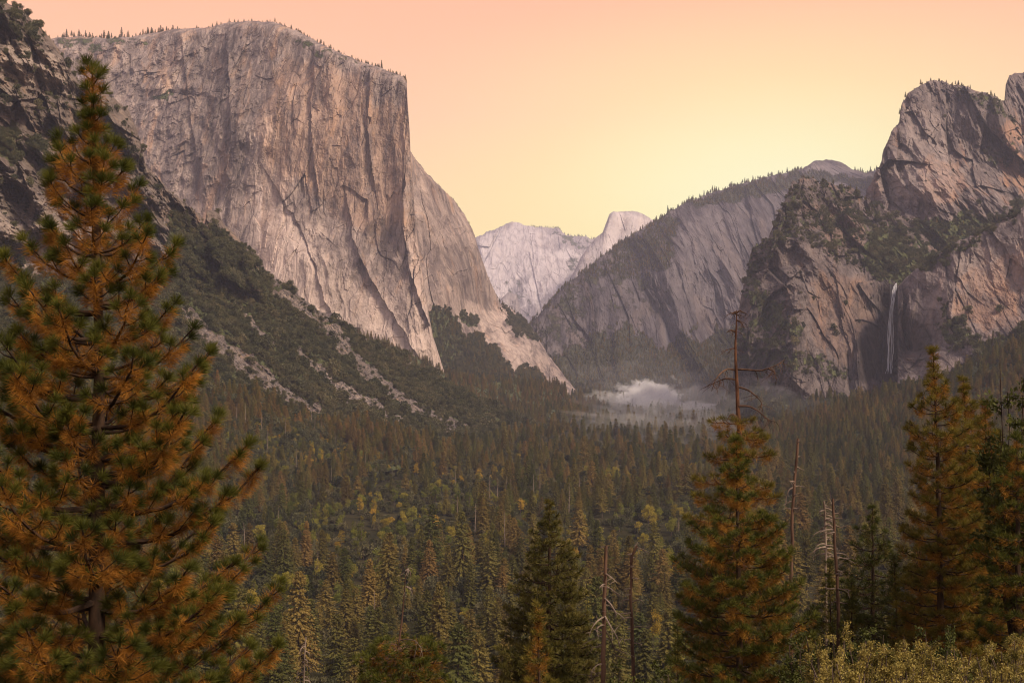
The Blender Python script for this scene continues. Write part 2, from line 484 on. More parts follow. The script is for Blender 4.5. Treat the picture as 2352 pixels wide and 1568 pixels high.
def massif(name, top, bot, ctrl, nx, ny, disp, mat, jag=2.0, roll=60, back=900, masks=None, label='', rollv=0.06, steep=1.0, jagf=0.05):
    top = np.array(top, float); bot = np.array(bot, float)
    seg = np.hypot(np.diff(top[:, 0]), np.diff(top[:, 1]) * steep)
    s = np.concatenate([[0], np.cumsum(seg)])
    ss = np.linspace(0, s[-1], nx)
    tx = np.interp(ss, s, top[:, 0]); ty = np.interp(ss, s, top[:, 1])
    ty = ty + jag * fbm(ss * jagf, ss * 0 + 0.3, ss * 0 + len(name) * 3.1, 6, 0.62)
    by = np.interp(tx, bot[:, 0], bot[:, 1])
    by = np.maximum(by, ty + 2)
    v = np.linspace(0, 1, ny)
    px = np.repeat(tx[None, :], ny, 0)
    py = by[None, :] + (ty - by)[None, :] * v[:, None]
    C = np.array(ctrl, float)
    # smooth depth through the control points
    P = C[:, :2] / 100.0
    D = np.hypot(P[:, None, 0] - P[None, :, 0], P[:, None, 1] - P[None, :, 1])
    n = len(C)
    A = np.zeros((n + 3, n + 3)); A[:n, :n] = D; A[:n, n] = 1; A[:n, n + 1:] = P; A[n, :n] = 1; A[n + 1:, :n] = P.T
    w = np.linalg.solve(A, np.concatenate([C[:, 2], [0, 0, 0]]))
    qx = px / 100; qy = py / 100
    Yd = w[n] + w[n + 1] * qx + w[n + 2] * qy
    for k in range(n):
        Yd = Yd + w[k] * np.hypot(qx - P[k, 0], qy - P[k, 1])
    x = (px - 1176) / F * Yd; z = CZ + (HOR - py) / F * Yd
    dd = disp(x, Yd, z, px, py)
    Yd = Yd - dd
    dist = (py - ty[None, :])
    Yd = Yd + roll * np.exp(-np.maximum(dist, 0) / (rollv * 200.0)) ** 2
    x = (px - 1176) / F * Yd; z = CZ + (HOR - py) / F * Yd
    # back side
    K = 10
    tb = np.linspace(0, 1, K + 1)[1:, None]
    yb = Yd[-1][None, :] + back * tb
    xb = x[-1][None, :] * (yb / Yd[-1][None, :]) ** 1.0
    hz = z[-1][None, :]
    zb = hz - 0.06 * back * tb ** 0.7 - np.maximum(hz - 20, 0) * sstep(0.45, 1.0, tb)
    X = np.concatenate([x, xb]); Y = np.concatenate([Yd, yb]); Z = np.concatenate([z, zb])
    nr, nc = X.shape
    at = {}
    PX = np.concatenate([px, np.repeat(px[-1:], K, 0)]); PY = np.concatenate([py, np.repeat(py[-1:], K, 0)])
    for k in ('veg', 'pale', 'rust', 'wet'):
        at[k] = np.zeros_like(X)
    wx = fbm(PX * 0.02, PY * 0.02, PX * 0, 4, 0.6) * 26; wy = fbm(PX * 0.02 + 40, PY * 0.02, PX * 0, 4, 0.6) * 26
    for (k, val, soft, wob, poly) in (masks or []):
        if poly is None:
            at[k] = np.maximum(at[k], val)
            continue
        sd = poly_sd(PX + wx * wob, PY + wy * wob, poly)
        mk = sstep(-soft, soft, sd)
        at[k] = at[k] * (1 - mk) + val * mk
    i = np.arange(nr - 1)[:, None] * nc; j = np.arange(nc - 1)[None, :]
    q = np.stack([i + j, i + j + 1, i + nc + j + 1, i + nc + j], -1).reshape(-1, 4)
    me = mesh_np(name, np.stack([X, Y, Z], -1).reshape(-1, 3), q, None, [mat], attrs={k: a for k, a in at.items()})
    o = link(name, me, kind='structure', label=label)
    MASS.setdefault(o.name, dict(x=x, y=Yd, z=z, px=px, py=py, veg=at['veg'][:ny], tx=tx, ty=ty))
    return o


def d_wall(x, y, z, px, py, A=1.0, f=1.0, vs=0.14, ys=1.0):
    X, Y, Z = x * f, y * f * ys, z * f
    wx = fbm(X / 260, Y / 260, Z / 300, 3) * 40
    d = 26 * ridged((X + wx) / 210, Y / 400, Z / 210 * vs * 1.2, 7, 0.56)
    d += 34 * fbm(X / 320, Y / 500, Z / 900, 3)
    c, e = cells((X + wx) / 62, Y / 90, Z / 62 * (.6 * vs + .05))
    d += 11 * c
    c2, e2 = cells(X / 24 + 9, Y / 40, Z / 24 * (vs + .08))
    d += 4.5 * c2 - 1.0 * np.exp(-(e / 0.04) ** 2)
    d += 5 * fbm(X / 40, Y / 40, Z / 60, 5, 0.6)
    return d * A


def d_crag(x, y, z, px, py, A=1.0, f=1.0, vs=0.45, ys=1.0):
    X, Y, Z = x * f, y * f * ys, z * f
    d = 42 * ridged(X / 230, Y / 300, Z / 230 * vs, 6, 0.55)
    d += 40 * fbm(X / 400, Y / 400, Z / 500, 3)
    c0, e0 = cells(X / 170 + 4, Y / 240, Z / 170 * .55)
    d += 58 * c0 - 4 * np.exp(-(e0 / .03) ** 2) + 12 * ridged(X / 70, Y / 90, Z / 260, 4, .55)
    c, e = cells(X / 55, Y / 70, Z / 55 * 0.45)
    d += 20 * c
    c2, e2 = cells(X / 19, Y / 30, Z / 19 * .6)
    d += 5 * c2
    d += 7 * fbm(X / 40, Y / 40, Z / 50, 5, 0.62)
    return d * A


def mass_all():
    # far peaks
    massif('mountain', [(1000, 600), (1060, 570), (1095, 543), (1130, 527), (1160, 513), (1185, 510), (1205, 519), (1240, 524), (1255, 522), (1275, 521), (1292, 531), (1305, 541), (1345, 545), (1380, 548), (1440, 570)],
           [(1000, 830), (1440, 830)],
           [(1000, 560, 16000), (1440, 560, 15500), (1180, 520, 16500), (1100, 700, 13500), (1300, 650, 13500), (1200, 830, 11500), (1440, 830, 12000), (1000, 830, 11500)],
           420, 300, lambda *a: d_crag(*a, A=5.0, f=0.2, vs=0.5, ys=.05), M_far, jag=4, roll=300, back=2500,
           masks=[('pale', .55, 10, 1, [(1090, 560), (1180, 515), (1260, 540), (1150, 700), (1100, 640)]), ('pale', .6, 6, 1, [(1230, 560), (1340, 580), (1280, 660), (1190, 720)]),
                  ('veg', .5, 5, 1, [(1250, 530), (1350, 545), (1350, 570), (1290, 565)]), ('veg', .48, 6, 1, [(1300, 600), (1350, 590), (1345, 640), (1310, 640)]), ('veg', .4, 8, 1, [(1150, 650), (1200, 640), (1230, 745), (1150, 745)])],
           label='pale bare granite mountain at the far end of the valley')
    massif('dome', [(1310, 640), (1335, 590), (1352, 566), (1368, 546), (1384, 534), (1392, 512), (1400, 492), (1408, 486), (1430, 486), (1452, 484), (1475, 490), (1500, 505), (1540, 545), (1600, 600)],
           [(1310, 800), (1600, 800)],
           [(1310, 640, 11800), (1360, 570, 12000), (1404, 490, 12200), (1415, 600, 11700), (1460, 490, 12800), (1500, 520, 13000), (1460, 600, 12200), (1550, 620, 12600), (1400, 800, 10800), (1600, 800, 11000)],
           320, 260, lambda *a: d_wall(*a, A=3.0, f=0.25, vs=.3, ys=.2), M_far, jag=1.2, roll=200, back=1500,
           masks=[('pale', .5, 5, .4, [(1408, 488), (1432, 488), (1425, 560), (1400, 590), (1385, 560)]), ('pale', .35, 5, .4, [(1440, 488), (1500, 505), (1470, 540), (1440, 560)])],
           label='rounded granite dome with a sheer cut face on the far skyline')
    massif('cliff', [(1120, 730), (1150, 688), (1168, 670), (1186, 676), (1193, 700), (1200, 745), (1215, 800)], [(1120, 850), (1215, 850)],
           [(1120, 700, 8200), (1215, 700, 8400), (1120, 850, 7900), (1215, 850, 7900)],
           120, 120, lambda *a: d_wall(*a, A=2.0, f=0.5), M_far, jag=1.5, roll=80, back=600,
           masks=[('veg', .4, 5, 1, [(1120, 730), (1190, 700), (1200, 850), (1120, 850)])], label='small rounded grey cliff low between the great walls')
    # sentinel ridge: wooded slope on the left, pillared walls on the right, bald dome on top
    massif('ridge', [(1120, 830), (1180, 778), (1215, 746), (1240, 720), (1290, 662), (1370, 600), (1440, 546), (1505, 510), (1545, 480), (1580, 464), (1640, 440), (1720, 418), (1790, 400), (1845, 388), (1868, 373), (1895, 366), (1925, 371), (1962, 389), (1990, 398), (2015, 388), (2060, 380), (2150, 380)],
           [(1120, 905), (2150, 905)],
           [(1215, 746, 5200), (1440, 546, 6300), (1505, 510, 6600), (1640, 440, 7000), (1850, 385, 7600), (1895, 366, 8300), (2015, 388, 7400), (1215, 860, 5000), (1400, 860, 4900), (1700, 880, 4600), (2150, 880, 4600),
            (1400, 700, 5350), (1550, 560, 6050), (1570, 600, 5750), (1570, 760, 5350), (1620, 700, 5600), (1700, 600, 6000), (1500, 700, 5500), (1650, 780, 5250), (1760, 500, 6600), (2150, 500, 6600)],
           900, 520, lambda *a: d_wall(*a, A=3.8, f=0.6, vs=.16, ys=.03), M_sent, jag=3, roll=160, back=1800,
           masks=[('veg', .52, 18, 1.6, [(1200, 740), (1440, 540), (1505, 505), (1560, 470), (1560, 540), (1545, 600), (1520, 650), (1400, 700), (1340, 760), (1230, 800)]),
                  ('veg', .36, 12, 1.4, [(1330, 670), (1420, 640), (1520, 660), (1540, 730), (1420, 760), (1330, 740)]),
                  ('veg', .95, 8, 1.2, [(1200, 800), (1330, 790), (1430, 740), (1520, 790), (1620, 755), (1700, 760), (2150, 760), (2150, 920), (1100, 920)]),
                  ('veg', .45, 8, 1, [(1200, 745), (1290, 700), (1350, 800), (1230, 840)]),
                  ('veg', .7, 8, .6, [(1560, 470), (1790, 400), (1850, 392), (1990, 402), (2150, 385), (2150, 430), (1850, 430), (1600, 480)]),
                  ('pale', .5, 5, .4, [(1850, 392), (1895, 368), (1960, 390), (1930, 402), (1860, 404)]),
                  ('pale', .9, 3, .8, [(1715, 735), (1735, 735), (1650, 815), (1620, 822)]),
                  ('rust', .35, 6, 1, [(1470, 700), (1520, 690), (1440, 790), (1400, 800)]),
                  ('pale', .22, 10, 1, [(1560, 520), (1700, 470), (1720, 640), (1600, 730), (1545, 650)])],
           label='long wooded ridge with pillared cliffs in the middle distance')
    # el capitan, eastern flank behind the prow
    massif('cliff', [(860, 300), (930, 320), (945, 352), (985, 402), (1030, 445), (1060, 482), (1085, 525), (1105, 590), (1125, 645), (1150, 700), (1175, 708), (1205, 735), (1235, 775), (1262, 818), (1285, 848), (1330, 905)],
           [(860, 920), (1330, 920)],
           [(860, 350, 4300), (945, 352, 4150), (1060, 482, 4700), (1150, 700, 4900), (1280, 850, 4700), (1330, 905, 4500), (990, 720, 3650), (1050, 650, 4050), (960, 500, 3900), (1100, 800, 4000), (1180, 860, 3950), (860, 920, 3500), (1330, 920, 4200), (1030, 560, 4200)],
           560, 700, lambda *a: d_wall(*a, A=1.5, f=0.8, vs=.2, ys=.25), M_elcap, jag=3.5, roll=60, back=1200,
           masks=[('veg', .97, 7, 1, [(985, 700), (1015, 722), (1040, 735), (1075, 770), (1120, 790), (1165, 835), (1245, 868), (1250, 920), (980, 920)]),
                  ('veg', .8, 5, .8, [(1058, 715), (1085, 712), (1105, 735), (1085, 752), (1060, 745)]), ('veg', .62, 5, .8, [(1140, 700), (1200, 715), (1240, 790), (1200, 770)]),
                  ('pale', .38, 9, 1.4, [(1075, 690), (1140, 710), (1180, 760), (1240, 840), (1180, 830), (1100, 760)]),
                  ('pale', .5, 3, .8, [(1120, 800), (1180, 835), (1235, 862), (1190, 852), (1130, 825)]),
                  ('wet', .35, 10, 1, [(1000, 560), (1090, 560), (1140, 700), (1080, 690), (1010, 640)])],
           label='dark eastern flank of the great granite wall')
    # el capitan, the great west wall up to the prow
    massif('cliff', [(-60, 150), (60, 100), (130, 86), (165, 84), (240, 88), (300, 85), (340, 78), (400, 68), (470, 64), (530, 51), (580, 48), (630, 51), (680, 70), (720, 92), (780, 122), (830, 143), (880, 158), (905, 168), (926, 176), (934, 188), (936, 230), (941, 300), (943, 352), (948, 420), (955, 520), (966, 600), (979, 690), (994, 770), (1019, 850)],
           [(-60, 900), (700, 900), (1019, 900)],
           [(0, 100, 4500), (140, 90, 4400), (350, 80, 4350), (580, 50, 4100), (720, 100, 3850), (930, 185, 3560), (940, 350, 3520), (965, 600, 3420), (1000, 800, 3300), (1019, 880, 3290),
            (250, 400, 3950), (350, 300, 4000), (450, 450, 3800), (580, 300, 3750), (600, 500, 3600), (600, 620, 3540), (700, 300, 3640), (700, 600, 3450), (800, 700, 3400), (850, 400, 3560), (800, 250, 3640), (900, 600, 3430), (950, 800, 3300), (300, 700, 3700), (-60, 900, 3700), (500, 900, 3400), (640, 420, 3640), (870, 560, 3475), (760, 500, 3560)],
           1000, 840, lambda *a: d_elcap(*a), M_elcap, jag=2.0, roll=110, back=1800, rollv=0.045,
           masks=[('pale', .75, 25, 1, [(570, 500), (600, 420), (660, 480), (720, 560), (800, 640), (900, 700), (1000, 780), (1030, 860), (700, 760), (610, 640)]),
                  ('pale', .35, 20, 1, [(560, 300), (620, 270), (650, 420), (600, 600), (560, 480)]),
                  ('pale', .9, 3, .3, [(590, 425), (602, 425), (600, 560), (588, 560)]),
                  ('pale', .5, 8, .4, [(930, 560), (955, 520), (985, 690), (1018, 850), (960, 760)]),
                  ('rust', .42, 14, 1, [(640, 130), (780, 160), (860, 230), (930, 230), (940, 500), (870, 560), (700, 430), (620, 420), (600, 300)]),
                  ('rust', .4, 20, 1, [(590, 250), (650, 250), (650, 620), (600, 600)]), ('rust', .35, 10, 1, [(930, 500), (960, 500), (985, 700), (950, 690)]),
                  ('wet', .36, 25, 1.5, [(430, 110), (560, 90), (600, 200), (560, 480), (420, 430), (400, 250)]),
                  ('wet', .35, 8, .8, [(840, 500), (880, 480), (900, 620), (860, 640)]), ('wet', .3, 8, .7, [(640, 70), (700, 100), (690, 190), (650, 160)]),
                  ('wet', .30, 6, .7, [(720, 600), (760, 590), (830, 700), (860, 800), (800, 780), (760, 700)]),
                  ('veg', .7, 3, .6, [(345, 228), (395, 212), (398, 222), (352, 238)]), ('veg', .5, 8, 1, [(120, 80), (350, 78), (330, 100), (140, 118)]), ('veg', .48, 6, 1, [(640, 56), (700, 85), (790, 130), (930, 180), (880, 172), (700, 115)])],
           label='immense pale granite wall with a sheer prow on the left of the valley')
    massif('hill', [(560, 700), (700, 735), (830, 768), (900, 795), (960, 822), (1020, 854), (1080, 870), (1180, 880), (1300, 885)], [(560, 950), (1300, 960)],
           [(560, 700, 3250), (830, 768, 3200), (1020, 854, 3180), (1300, 885, 3500), (560, 950, 2700), (1300, 960, 2950)],
           300, 120, lambda *a: d_crag(*a, A=.35, f=1.0), M_cath, jag=3, roll=20, back=300,
           masks=[('veg', 1.0, 1, 0, None)], label='dark wooded apron at the foot of the great wall')
    # cathedral rocks
    massif('cliff', [(1960, 640), (1985, 470), (1990, 434), (2001, 417), (2024, 372), (2030, 341), (2053, 294), (2065, 280), (2071, 240), (2085, 215), (2108, 202), (2135, 186), (2165, 186), (2200, 194), (2245, 208), (2290, 222), (2307, 230), (2310, 196), (2318, 172), (2352, 167), (2420, 170), (2520, 200)],
           [(1960, 700), (2520, 700)],
           [(1970, 500, 3450), (2060, 290, 3560), (2140, 190, 3620), (2300, 225, 3720), (2400, 170, 4000), (2520, 200, 4100), (2100, 400, 3420), (2250, 350, 3550), (2100, 520, 3200), (2300, 500, 3250), (2520, 500, 3500), (2000, 700, 3000), (2520, 700, 3000)],
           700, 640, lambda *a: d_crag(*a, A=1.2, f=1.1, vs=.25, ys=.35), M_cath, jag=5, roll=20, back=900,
           masks=[('veg', .9, 8, 1, [(1990, 470), (2060, 500), (2120, 515), (2200, 485), (2280, 500), (2352, 470), (2520, 470), (2520, 700), (1960, 700)]),
                  ('veg', .5, 6, 1, [(2180, 190), (2300, 225), (2352, 330), (2300, 280), (2200, 215)]), ('veg', .45, 10, 1, [(2240, 330), (2352, 330), (2352, 380), (2280, 380)]),
                  ('pale', .3, 12, 1, [(2080, 230), (2140, 240), (2200, 400), (2150, 480), (2050, 440)]), ('rust', .8, 7, 1, [(2300, 280), (2352, 290), (2352, 440), (2300, 420)]), ('rust', .5, 8, 1, [(2100, 380), (2200, 350), (2230, 450), (2140, 470)])],
           label='tall rounded granite summit at the right edge of the view')
    massif('cliff', [(1590, 990), (1645, 950), (1672, 905), (1684, 860), (1690, 800), (1694, 745), (1697, 712), (1706, 665), (1716, 626), (1724, 580), (1738, 557), (1766, 545), (1776, 515), (1788, 490), (1803, 460), (1818, 425), (1838, 411), (1878, 413), (1915, 422), (1958, 430), (1974, 446), (2030, 481), (2078, 504), (2110, 530), (2150, 575), (2190, 620), (2260, 700), (2330, 780)],
           [(1560, 1010), (2330, 1010)],
           [(1600, 930, 2850), (1697, 712, 2890), (1725, 580, 2960), (1790, 490, 3020), (1840, 411, 3080), (1960, 430, 3160), (2078, 504, 3200), (2190, 620, 3100), (1780, 700, 2760), (1850, 600, 2830), (1900, 520, 2960), (1950, 640, 2760), (2000, 600, 2850), (2050, 650, 2790),
            (1830, 850, 2600), (1950, 800, 2600), (2000, 850, 2640), (2035, 700, 2810), (2050, 850, 2780), (2100, 700, 2760), (2100, 640, 2840), (1700, 900, 2750), (1560, 1010, 2600), (2330, 1010, 2400), (1900, 1010, 2400)],
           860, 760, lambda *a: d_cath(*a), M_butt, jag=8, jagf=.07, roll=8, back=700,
           masks=[('veg', .40, 14, 1, [(1800, 440), (1960, 430), (2110, 530), (2140, 600), (2070, 645), (1960, 620), (1850, 560), (1790, 560)]),
                  ('veg', .97, 7, 1, [(1960, 570), (2020, 530), (2090, 540), (2150, 590), (2200, 640), (2075, 648), (1990, 625)]),
                  ('veg', .6, 10, 1.2, [(1730, 650), (1790, 690), (1850, 770), (1840, 800), (1780, 760), (1720, 760)]), ('veg', .48, 12, 1.2, [(1700, 740), (1800, 790), (1960, 850), (1960, 890), (1820, 860), (1690, 850)]),
                  ('veg', .95, 8, 1, [(1560, 890), (1680, 900), (1780, 900), (1900, 925), (2100, 880), (2330, 880), (2330, 1010), (1560, 1010)]),
                  ('veg', .45, 8, 1, [(1700, 560), (1790, 480), (1840, 405), (1830, 520), (1740, 640), (1690, 700)]),  # brush tone on the left-facing side, its shade put into the colour
                  ('wet', .85, 10, .6, [(2022, 655), (2045, 648), (2085, 650), (2110, 700), (2100, 800), (2050, 880), (1960, 870), (1975, 780), (2015, 720)]),
                  
                  ('rust', .3, 10, 1, [(1860, 640), (1990, 630), (2000, 700), (1960, 840), (1880, 800)]), ('rust', .35, 8, 1, [(1850, 470), (1960, 480), (1980, 570), (1900, 560)])],
           label='dark rugged rock buttress left of the waterfall')
    massif('cliff', [(2062, 660), (2078, 640), (2105, 618), (2135, 597), (2190, 558), (2263, 527), (2320, 498), (2352, 474), (2440, 440), (2560, 430)],
           [(2062, 960), (2560, 960)],
           [(2062, 660, 2640), (2100, 640, 2590), (2190, 560, 2570), (2352, 474, 2540), (2560, 430, 2540), (2085, 720, 2560), (2090, 800, 2580), (2150, 720, 2460), (2150, 850, 2350), (2250, 650, 2460), (2352, 650, 2430), (2352, 800, 2300), (2062, 960, 2350), (2560, 960, 2100), (2560, 700, 2350)],
           620, 560, lambda *a: d_wall(*a, A=1.2, f=1.2, vs=.14, ys=.35), M_cath, jag=4, roll=18, back=500,
           masks=[('wet', .75, 8, .7, [(2055, 650), (2080, 650), (2090, 720), (2140, 760), (2140, 830), (2050, 880)]), ('veg', .5, 8, 1, [(2105, 618), (2190, 558), (2263, 527), (2352, 474), (2352, 490), (2200, 580), (2110, 640)]),
                  ('rust', .6, 14, 1, [(2190, 650), (2352, 560), (2352, 740), (2280, 750), (2200, 740)]), ('pale', .2, 14, 1, [(2110, 640), (2250, 560), (2352, 560), (2352, 640), (2150, 720)]),
                  ('veg', .9, 8, 1, [(2230, 780), (2300, 765), (2352, 750), (2560, 730), (2560, 960), (2062, 960), (2062, 880), (2180, 860), (2230, 830)]),
                  ('veg', .5, 6, 1, [(2160, 690), (2200, 740), (2250, 800), (2200, 810), (2150, 750)])],
           label='streaked granite wall right of the waterfall')
    massif('hill', [(1700, 1000), (1800, 972), (1900, 948), (1990, 925), (2040, 900), (2100, 893), (2160, 885), (2200, 862), (2250, 832), (2300, 812), (2352, 790), (2450, 760), (2600, 740)], [(1700, 1060), (2000, 1100), (2600, 1200)],
           [(1700, 985, 2500), (1900, 925, 2350), (2040, 872, 2400), (2200, 842, 2150), (2352, 770, 2100), (2600, 720, 2100), (1700, 1060, 1900), (2000, 1080, 1700), (2352, 1100, 1450), (2600, 1200, 1200), (2200, 950, 1900)],
           360, 200, lambda *a: d_crag(*a, A=.3, f=1.2), M_cath, jag=4, roll=20, back=260,
           masks=[('veg', .96, 1, 0, None), ('veg', .25, 6, 1, [(1940, 900), (1985, 880), (2010, 890), (1990, 920), (1930, 925)])], label='wooded slope below the waterfall cliffs')
    # near spur on the left: broken cliffs above, brush and rock slides below
    massif('hillside', [(-420, -260), (-150, -110), (0, 0), (46, 20), (92, 60), (115, 87), (142, 124), (151, 147), (179, 185), (214, 190), (240, 215), (293, 247), (321, 316), (335, 380), (357, 403), (394, 440), (430, 470), (462, 496), (469, 519), (476, 483), (492, 482), (502, 489), (512, 512), (541, 541), (577, 582), (603, 618), (619, 634), (678, 672), (733, 715), (830, 772), (900, 812), (1000, 868), (1100, 920), (1180, 955), (1250, 985), (1340, 1015)],
           [(-420, 1500), (0, 1290), (450, 1170), (900, 1080), (1250, 1010), (1340, 1020)],
           [(-420, -260, 1500), (0, 0, 1700), (150, 147, 1800), (330, 370, 1900), (470, 500, 1980), (610, 630, 2080), (830, 772, 2250), (1000, 868, 2330), (1250, 985, 2450), (1340, 1020, 2300),
            (0, 350, 1560), (0, 700, 1330), (0, 1000, 1150), (0, 1290, 990), (-420, 1500, 800), (-420, 600, 1250), (200, 500, 1650), (300, 800, 1520), (450, 1170, 1230), (450, 700, 1750), (600, 900, 1720), (800, 1000, 1780), (900, 1080, 1620), (1000, 980, 2020), (700, 800, 1950), (560, 650, 1980)],
           950, 720, lambda *a: d_spur(*a), M_spur, jag=3.5, roll=35, back=260, rollv=0.03,
           masks=[('veg', .44, 16, 1.4, [(-50, -10), (60, 20), (130, 100), (110, 140), (40, 110), (-50, 90)]), ('veg', .30, 20, 1.4, [(-50, 60), (160, 150), (300, 260), (340, 400), (250, 430), (100, 400), (-50, 420)]),
                  ('veg', .6, 10, 1.4, [(-50, 300), (80, 310), (120, 350), (60, 370), (-50, 350)]),
                  ('veg', .82, 14, 1, [(380, 470), (460, 530), (560, 570), (620, 640), (733, 715), (1000, 868), (1340, 1015), (1340, 1100), (-420, 1600), (-420, 560), (200, 640), (380, 600)]),
                  ('veg', .58, 6, .8, [(440, 510), (480, 520), (560, 570), (605, 630), (600, 690), (540, 650), (460, 590)]),
                  # rock slides
                  ('veg', .02, 5, .7, [(618, 655), (668, 678), (760, 750), (860, 850), (960, 930), (1050, 975), (1090, 1000), (1030, 985), (930, 945), (840, 870), (740, 770), (650, 700)]),
                  ('veg', .02, 5, .7, [(660, 790), (700, 810), (780, 870), (870, 930), (950, 975), (960, 995), (890, 965), (790, 905), (700, 840)]),
                  ('veg', .03, 6, .7, [(440, 720), (480, 750), (560, 810), (640, 870), (720, 930), (740, 965), (650, 930), (560, 860), (470, 790)]),
                  ('veg', .05, 4, .7, [(540, 690), (600, 760), (640, 790), (590, 770)]), ('veg', .05, 6, 1, [(390, 700), (440, 720), (500, 790), (450, 780)]),
                  ('pale', .4, 4, .8, [(690, 815), (790, 880), (870, 930), (960, 980), (900, 968), (790, 900)]), ('pale', .25, 5, .8, [(640, 670), (740, 740), (800, 800), (740, 760)]),
                  ('pale', .55, 6, 1.2, [(0, 120), (60, 110), (140, 160), (170, 210), (60, 200), (0, 180)]), ('pale', .35, 20, 1, [(-50, 480), (100, 460), (220, 560), (100, 620), (-50, 620)]),
                  ('pale', .5, 3, .5, [(585, 650), (606, 655), (608, 690), (595, 685)]), ('pale', .45, 3, .5, [(395, 540), (415, 545), (425, 590), (405, 580)])],
           label='steep brushy hillside with broken cliffs and rock slides')


def d_elcap(x, y, z, px, py):
    d = d_wall(x, y, z, px, py, A=1.0)
    # great diagonal slabs and the arches of the lower wall
    def crease(line, depth, width, side=1):
        nonlocal d
        L = np.array(line, float)
        best = np.full(px.shape, 1e9); sgn = np.zeros(px.shape)
        for (x0, y0), (x1, y1) in zip(L[:-1], L[1:]):
            ex, ey = x1 - x0, y1 - y0
            t = np.clip(((px - x0) * ex + (py - y0) * ey) / (ex * ex + ey * ey), 0, 1)
            ddx = px - x0 - t * ex; ddy = py - y0 - t * ey
            dd = np.hypot(ddx, ddy); m = dd < best
            best = np.where(m, dd, best); sgn = np.where(m, np.sign(ddx * ey - ddy * ex), sgn)
        wob = fbm(px * .05, py * .02, px * 0, 3) * 5
        s = best * sgn * side + wob
        d += depth * np.where(s > 0, np.exp(-s / width), 0) * np.exp(-(np.minimum(best, 400) / (width * 3)) ** 2)
    crease([(600, 60), (640, 200), (630, 330)], 30, 40, -1)
    crease([(640, 440), (690, 520), (720, 600), (745, 690), (780, 750)], 15, 40, 1)
    crease([(800, 480), (815, 560), (850, 640), (900, 720), (950, 800)], 20, 34, 1)
    crease([(850, 160), (845, 300), (860, 420)], 18, 26, 1)
    crease([(720, 140), (715, 300), (730, 440)], 18, 26, 1)
    crease([(930, 420), (925, 520), (945, 640), (985, 740)], 22, 22, 1)
    crease([(330, 235), (400, 215), (450, 222)], -26, 12, 1)
    crease([(420, 120), (440, 300), (470, 430)], 14, 30, 1)
    crease([(520, 110), (530, 260), (520, 400)], 22, 30, 1)
    smooth = sstep(-40, 40, poly_sd(px, py, [(570, 500), (660, 480), (800, 640), (1000, 780), (1030, 860), (700, 760), (610, 640)]))
    rough = sstep(-60, 60, poly_sd(px, py, [(100, 60), (560, 50), (600, 250), (540, 480), (300, 430)]))
    d = d * (1 - 0.35 * smooth) + rough * 9 * ridged(x / 60, y / 80, z / 75, 5, .6)
    return d


def d_cath(x, y, z, px, py):
    d = d_wall(x, y, z, px, py, A=1.1, f=1.3, vs=.16, ys=.35)
    c0, e0 = cells(x / 130 + 2, y / 400, z / 330)
    d += 34 * c0
    up = sstep(-40, 60, poly_sd(px, py, [(1600, 900), (1690, 700), (1730, 500), (1840, 380), (2100, 500), (2160, 640), (2060, 645), (1900, 620), (1850, 700), (1850, 900)]))
    c = d_crag(x, y, z, px, py, A=.85, f=1.5, ys=.4)
    d = d * (1 - up) + c * up
    lf = sstep(-30, 60, poly_sd(px, py, [(1560, 1000), (1690, 700), (1730, 540), (1800, 450), (1850, 600), (1850, 760), (1800, 900), (1780, 1000)]))
    c1, e1 = cells(x / 75 + 3, y / 90, z / 120)
    d += lf * (46 * c1 + 26 * ridged(x / 95, y / 130, z / 210, 5, .58) - 12)
    return d


def d_spur(x, y, z, px, py):
    cliff = sstep(-30, 40, poly_sd(px, py, [(-500, -400), (150, 100), (330, 300), (480, 470), (640, 640), (600, 690), (380, 620), (250, 560), (-500, 560)]))
    c = d_crag(x, y, z, px, py, A=.9, f=2.0, vs=1.3)
    # horizontal ledges on the cliff bands
    c += 7 * ridged(x / 120, y / 120, z / 16, 3, .5)
    s = 10 * fbm(x / 90, y / 90, z / 90, 4, .5) + 2.2 * fbm(x / 12, y / 12, z / 12, 4, .6)
    # gullies that run down to the right
    u = (px * 0.60 - py * 0.80)
    s += 14 * ridged(u / 60 + 3, x * 0, px / 900 + fbm(px / 200, py / 200, px * 0, 2) * .3, 3, .5)
    return c * cliff + s * (1 - cliff)


mass_all()
MASS = {dict([('cliff', 'dome_low'), ('cliff.001', 'cap_east'), ('cliff.002', 'cap'), ('cliff.003', 'summit'), ('cliff.004', 'buttress'), ('cliff.005', 'wall'), ('hill', 'apron'), ('hill.001', 'fallslope')]).get(k, k): v for k, v in MASS.items()}

